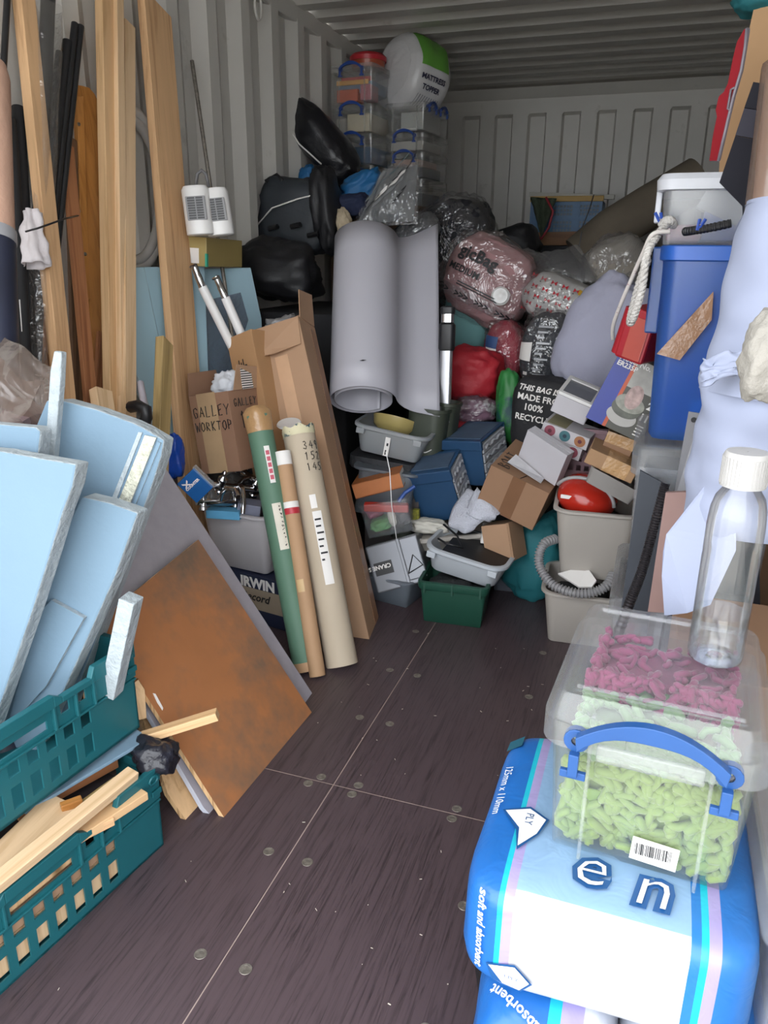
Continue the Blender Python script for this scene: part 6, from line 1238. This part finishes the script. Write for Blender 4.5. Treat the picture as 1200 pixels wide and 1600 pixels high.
# lower packs
for i, (x, lab) in enumerate(((.600, 'kitchen roll pack at the bottom, left of the lower pair'), (.80, 'kitchen roll pack at the bottom, right of the lower pair'))):
    tl = thing('kitchen_roll_pack', lab, 'kitchen roll', TRS((x, .955, .148), (0, 0, 0)))
    rpack(MB(), .20, .40, .295, 4.5, seed=5+i, amp=.03).build('wrapper', packmat('lower_pack%d' % i, (-.11, .75) if i == 0 else (-.4, .14), 9), tl, smooth=180)
    if i == 0: text_mb('absorbent', .02, lambda a, b: (lambda x, y: V((x, y, .295/2*max(.05, 1-abs(2*x/.2)**4.5-abs(2*y/.4)**4.5)**(1/4.5)+.008)))(-.0-.88*a-.47*b, -.165+.47*a-.88*b), bold=.0003).build('lettering', M_paper, tl)
# clear box of chenille mitts
mbx = TRS((.706, 1.055, .474), (0, 0, -3.6)); w, d, h = .262, .315, .252; b = h*.83
M_mb = clear('mitt_box_plastic', body=.06, c='e8eeec', rough=.22, gloss=.05); M_ml = clear('mitt_lid_plastic', body=.14, c='eceff2', rough=.22, gloss=.06)
t = thing('mitt_box', 'clear storage box with blue handle holding green and pink mitts', 'storage box', mbx)
MB().loft([(-.020, 0), (-.016, .006), (-.002, b), (-.005, b), (-.019, .009)], w, d, .02, 5).build('box_body', M_mb, t, smooth=40)
MB().loft([(.004, b-.03), (.010, b-.028), (.010, b+.008), (.004, b+.012), (-.004, h-.006), (-.010, h), (-.024, h), (-.028, h-.006)], w, d, .024, 5).build('lid', M_ml, t, smooth=40)
MB().bx(-w/2+.028, w/2-.028, -d/2+.03, -d/2+.034, h-.002, h+.002).build('lid_ridge', M_ml, t); MB().bx(-w/2+.028, w/2-.028, d/2-.034, d/2-.03, h-.002, h+.002).build('lid_ridge', M_ml, t)
for x in (-.075, .075): MB().bx(x-.002, x+.002, -d/2-.004, -d/2+.008, .004, b+.02).build('front_rib', M_ml, t)
handle_mb(.185, -d/2-.012, b-.006, .014).build('clip_handle', plain('cobalt_handle', '24508c', rough=.35), t, bevel=.001)
MB().bx(-.066, .066, -d/2-.016, -d/2-.008, b-.035, b-.010).build('handle_rest', M_ml, t, bevel=.003)
lm = MB().bx(-.030, .030, -d/2+.0095, -d/2+.011, .006, .042, Matrix.Translation((.02, -.0, .012)) @ Matrix.Rotation(R(3), 4, 'Y')).build('barcode_label', M_paper, t)
x = -.004
rnd = random.Random(8); mb = MB()
while x < .044:
    ww = rnd.choice((.0006, .0012, .0018)); mb.bx(x, x+ww, -d/2+.0088, -d/2+.010, .029, .047); x += ww+rnd.choice((.0006, .001, .0014))
mb.build('barcode', M_ink, t)
# chenille fingers
def fingers(n, box, mat, seed, nm, outward=True, r=.0055, l=.03):
    rnd = random.Random(seed); mb = MB()
    for i in range(n):
        f = rnd.random(); x, y, z = rnd.uniform(box[0], box[1]), rnd.uniform(box[2], box[3]), rnd.uniform(box[4], box[5])
        q = rnd.random(); dirv = V((rnd.uniform(-1, 1), rnd.uniform(-.35, .35), rnd.uniform(-1, 1))); rr = r*rnd.uniform(.8, 1.15)
        if q < .55: y = box[2]+rr+rnd.random()*.011
        elif q < .78: z = box[5]-rr-rnd.random()*.008; dirv.z *= .25; dirv.y = rnd.uniform(-1, 1)
        elif q < .89: x = box[0]+rr+rnd.random()*.008; dirv.x *= .3
        else: x = box[1]-rr-rnd.random()*.008; dirv.x *= .3
        dirv.normalize(); L = l*rnd.uniform(.7, 1.15); p = V((x, y, z))
        side = V((rnd.uniform(-1, 1), rnd.uniform(-.5, .2), rnd.uniform(-1, 1)))*.005
        P = [p-dirv*L/2, p-dirv*L*.40, p+side, p+dirv*L*.40, p+dirv*L/2]
        P = [V((min(box[1], max(box[0], a.x)), min(box[3], max(box[2]+rr*.5, a.y)), min(box[5], max(box[4], a.z)))) for a in P]
        mb.tube(P, [rr*.35, rr*.9, rr, rr*.9, rr*.35], 8)
    o = mb.build(nm, mat, smooth=180); return o
wi, di = w/2-.026, d/2-.026
gm = thing('chenille_mitt', 'lime green chenille mitt filling the front of the clear box', 'mitt', mbx)
MB().bx(-wi+.012, wi-.012, -di+.014, di-.01, .016, .128).build('mitt_pad', M_mit, gm, bevel=.01)
o = fingers(430, (-wi-.006, wi+.006, -di-.008, di, .012, .145), M_mit, 2, 'chenille_fingers', r=.0068, l=.042); o.parent = gm; o['kind'] = 'stuff'
MB().bx(-wi+.004, -wi+.05, -di, -di+.004, .055, .10).build('cuff', plain('lime_cuff', '78944e', rough=.9), gm, bevel=.002)
g2 = thing('chenille_mitt', 'pale green chenille mitt lying on top of the lime one', 'mitt', mbx)
MB().bx(-wi+.015, wi-.02, -di+.016, -.01, .146, .178).build('mitt_pad', plain('mint_chenille', '7c9872', rough=.95, sheen=.3), g2, bevel=.01)
o = fingers(260, (-wi+.004, wi-.004, -di+.002, .03, .146, .196), plain('mint_chenille', '7c9872'), 5, 'chenille_fingers', l=.042, r=.0068); o.parent = g2; o['kind'] = 'stuff'
pm = thing('chenille_mitt', 'rose pink chenille mitt at the back of the clear box', 'mitt', mbx)
MB().bx(-wi+.012, wi-.01, -.0, di-.012, .146, .205).build('mitt_pad', M_pinkm, pm, bevel=.01)
o = fingers(340, (-wi+.004, wi-.002, -.03, di-.004, .15, .222), M_pinkm, 7, 'chenille_fingers', l=.032, r=.0055); o.parent = pm; o['kind'] = 'stuff'
# water bottle
bb = V((.772, 1.078, .474+h+.001)); t = thing('water_bottle', 'clear plastic water bottle with white ribbed cap', 'bottle', Matrix.Translation(bb)); r = .037; Hb = .304
M_pet = clear('bottle_plastic', body=.02, c='e8ecf0', rough=.06, gloss=.05, fres=.75); M_wat = clear('water', tint=(.93, .95, .97), body=.02, rough=.03, gloss=.12)
MB().lathe([(.010, .006), (r*.8, .0), (r*.97, .004), (r, .012), (r, .155), (r*.985, .160), (r, .165), (r*1.0, .20), (r*.96, .225), (r*.84, .242), (r*.66, .252), (r*.60, .258), (r*.60, .272)], 40, cap=False).build('bottle_body', M_pet, t, smooth=50)
MB().lathe([(.001, .005), (r*.93, .005), (r*.955, .03), (r*.955, .075), (.001, .075)], 40, cap=False).build('water', M_wat, t, smooth=50)
MB().lathe([(.001, .304), (r*.70, .304), (r*.76, .300), (r*.78, .258), (r*.60, .258)], 40, cap=False).build('cap', plain('cap_white', 'b2b0ae', rough=.35), t, smooth=50)
for i in range(36):
    a = i*math.pi/18; MB().bx(r*.765, r*.80, -.0012, .0012, .261, .297, Matrix.Rotation(a, 4, 'Z')).build('cap_rib', plain('cap_white', 'b2b0ae'), t)
# second clear box sliver at the right picture edge
mbox('milky box sliver at the right picture edge beside the mitt box', TRS((.985, 1.03, .20), (0, 0, 0)), .24, .36, .32)
tag(MB().bx(.87, 1.12, .86, 1.22, 0, .198).build('base_carton', plain('dark_blue_card', '2c3560', rough=.6), bevel=.003), 'dark blue carton under the milky box sliver', 'box')
# black tool with green and orange on the floor
p = WZ(758, 1560, .0); t = thing('garden_tool', 'black plastic tool with green part on the floor by towel packs', 'tool', TRS((p.x+.0, p.y+.02, 0), (0, 0, 20)))
MB().loft([(0, 0), (.003, .004), (.003, .03), (-.006, .04)], .03, .10, .012).build('tool_body', M_black, t, smooth=40); MB().tube([(0, .05, .02), (.004, .09, .035), (.0, .11, .05)], .008, 8).build('black_arm', M_black, t, smooth=60)
MB().bx(-.014, .016, -.075, -.05, .0, .03).build('green_part', plain('leaf_green_plastic', '3f8a3c', rough=.4), t, bevel=.003); MB().bx(-.008, .004, .055, .066, .032, .038).build('orange_button', plain('orange_plastic', 'c46a34', rough=.4), t)
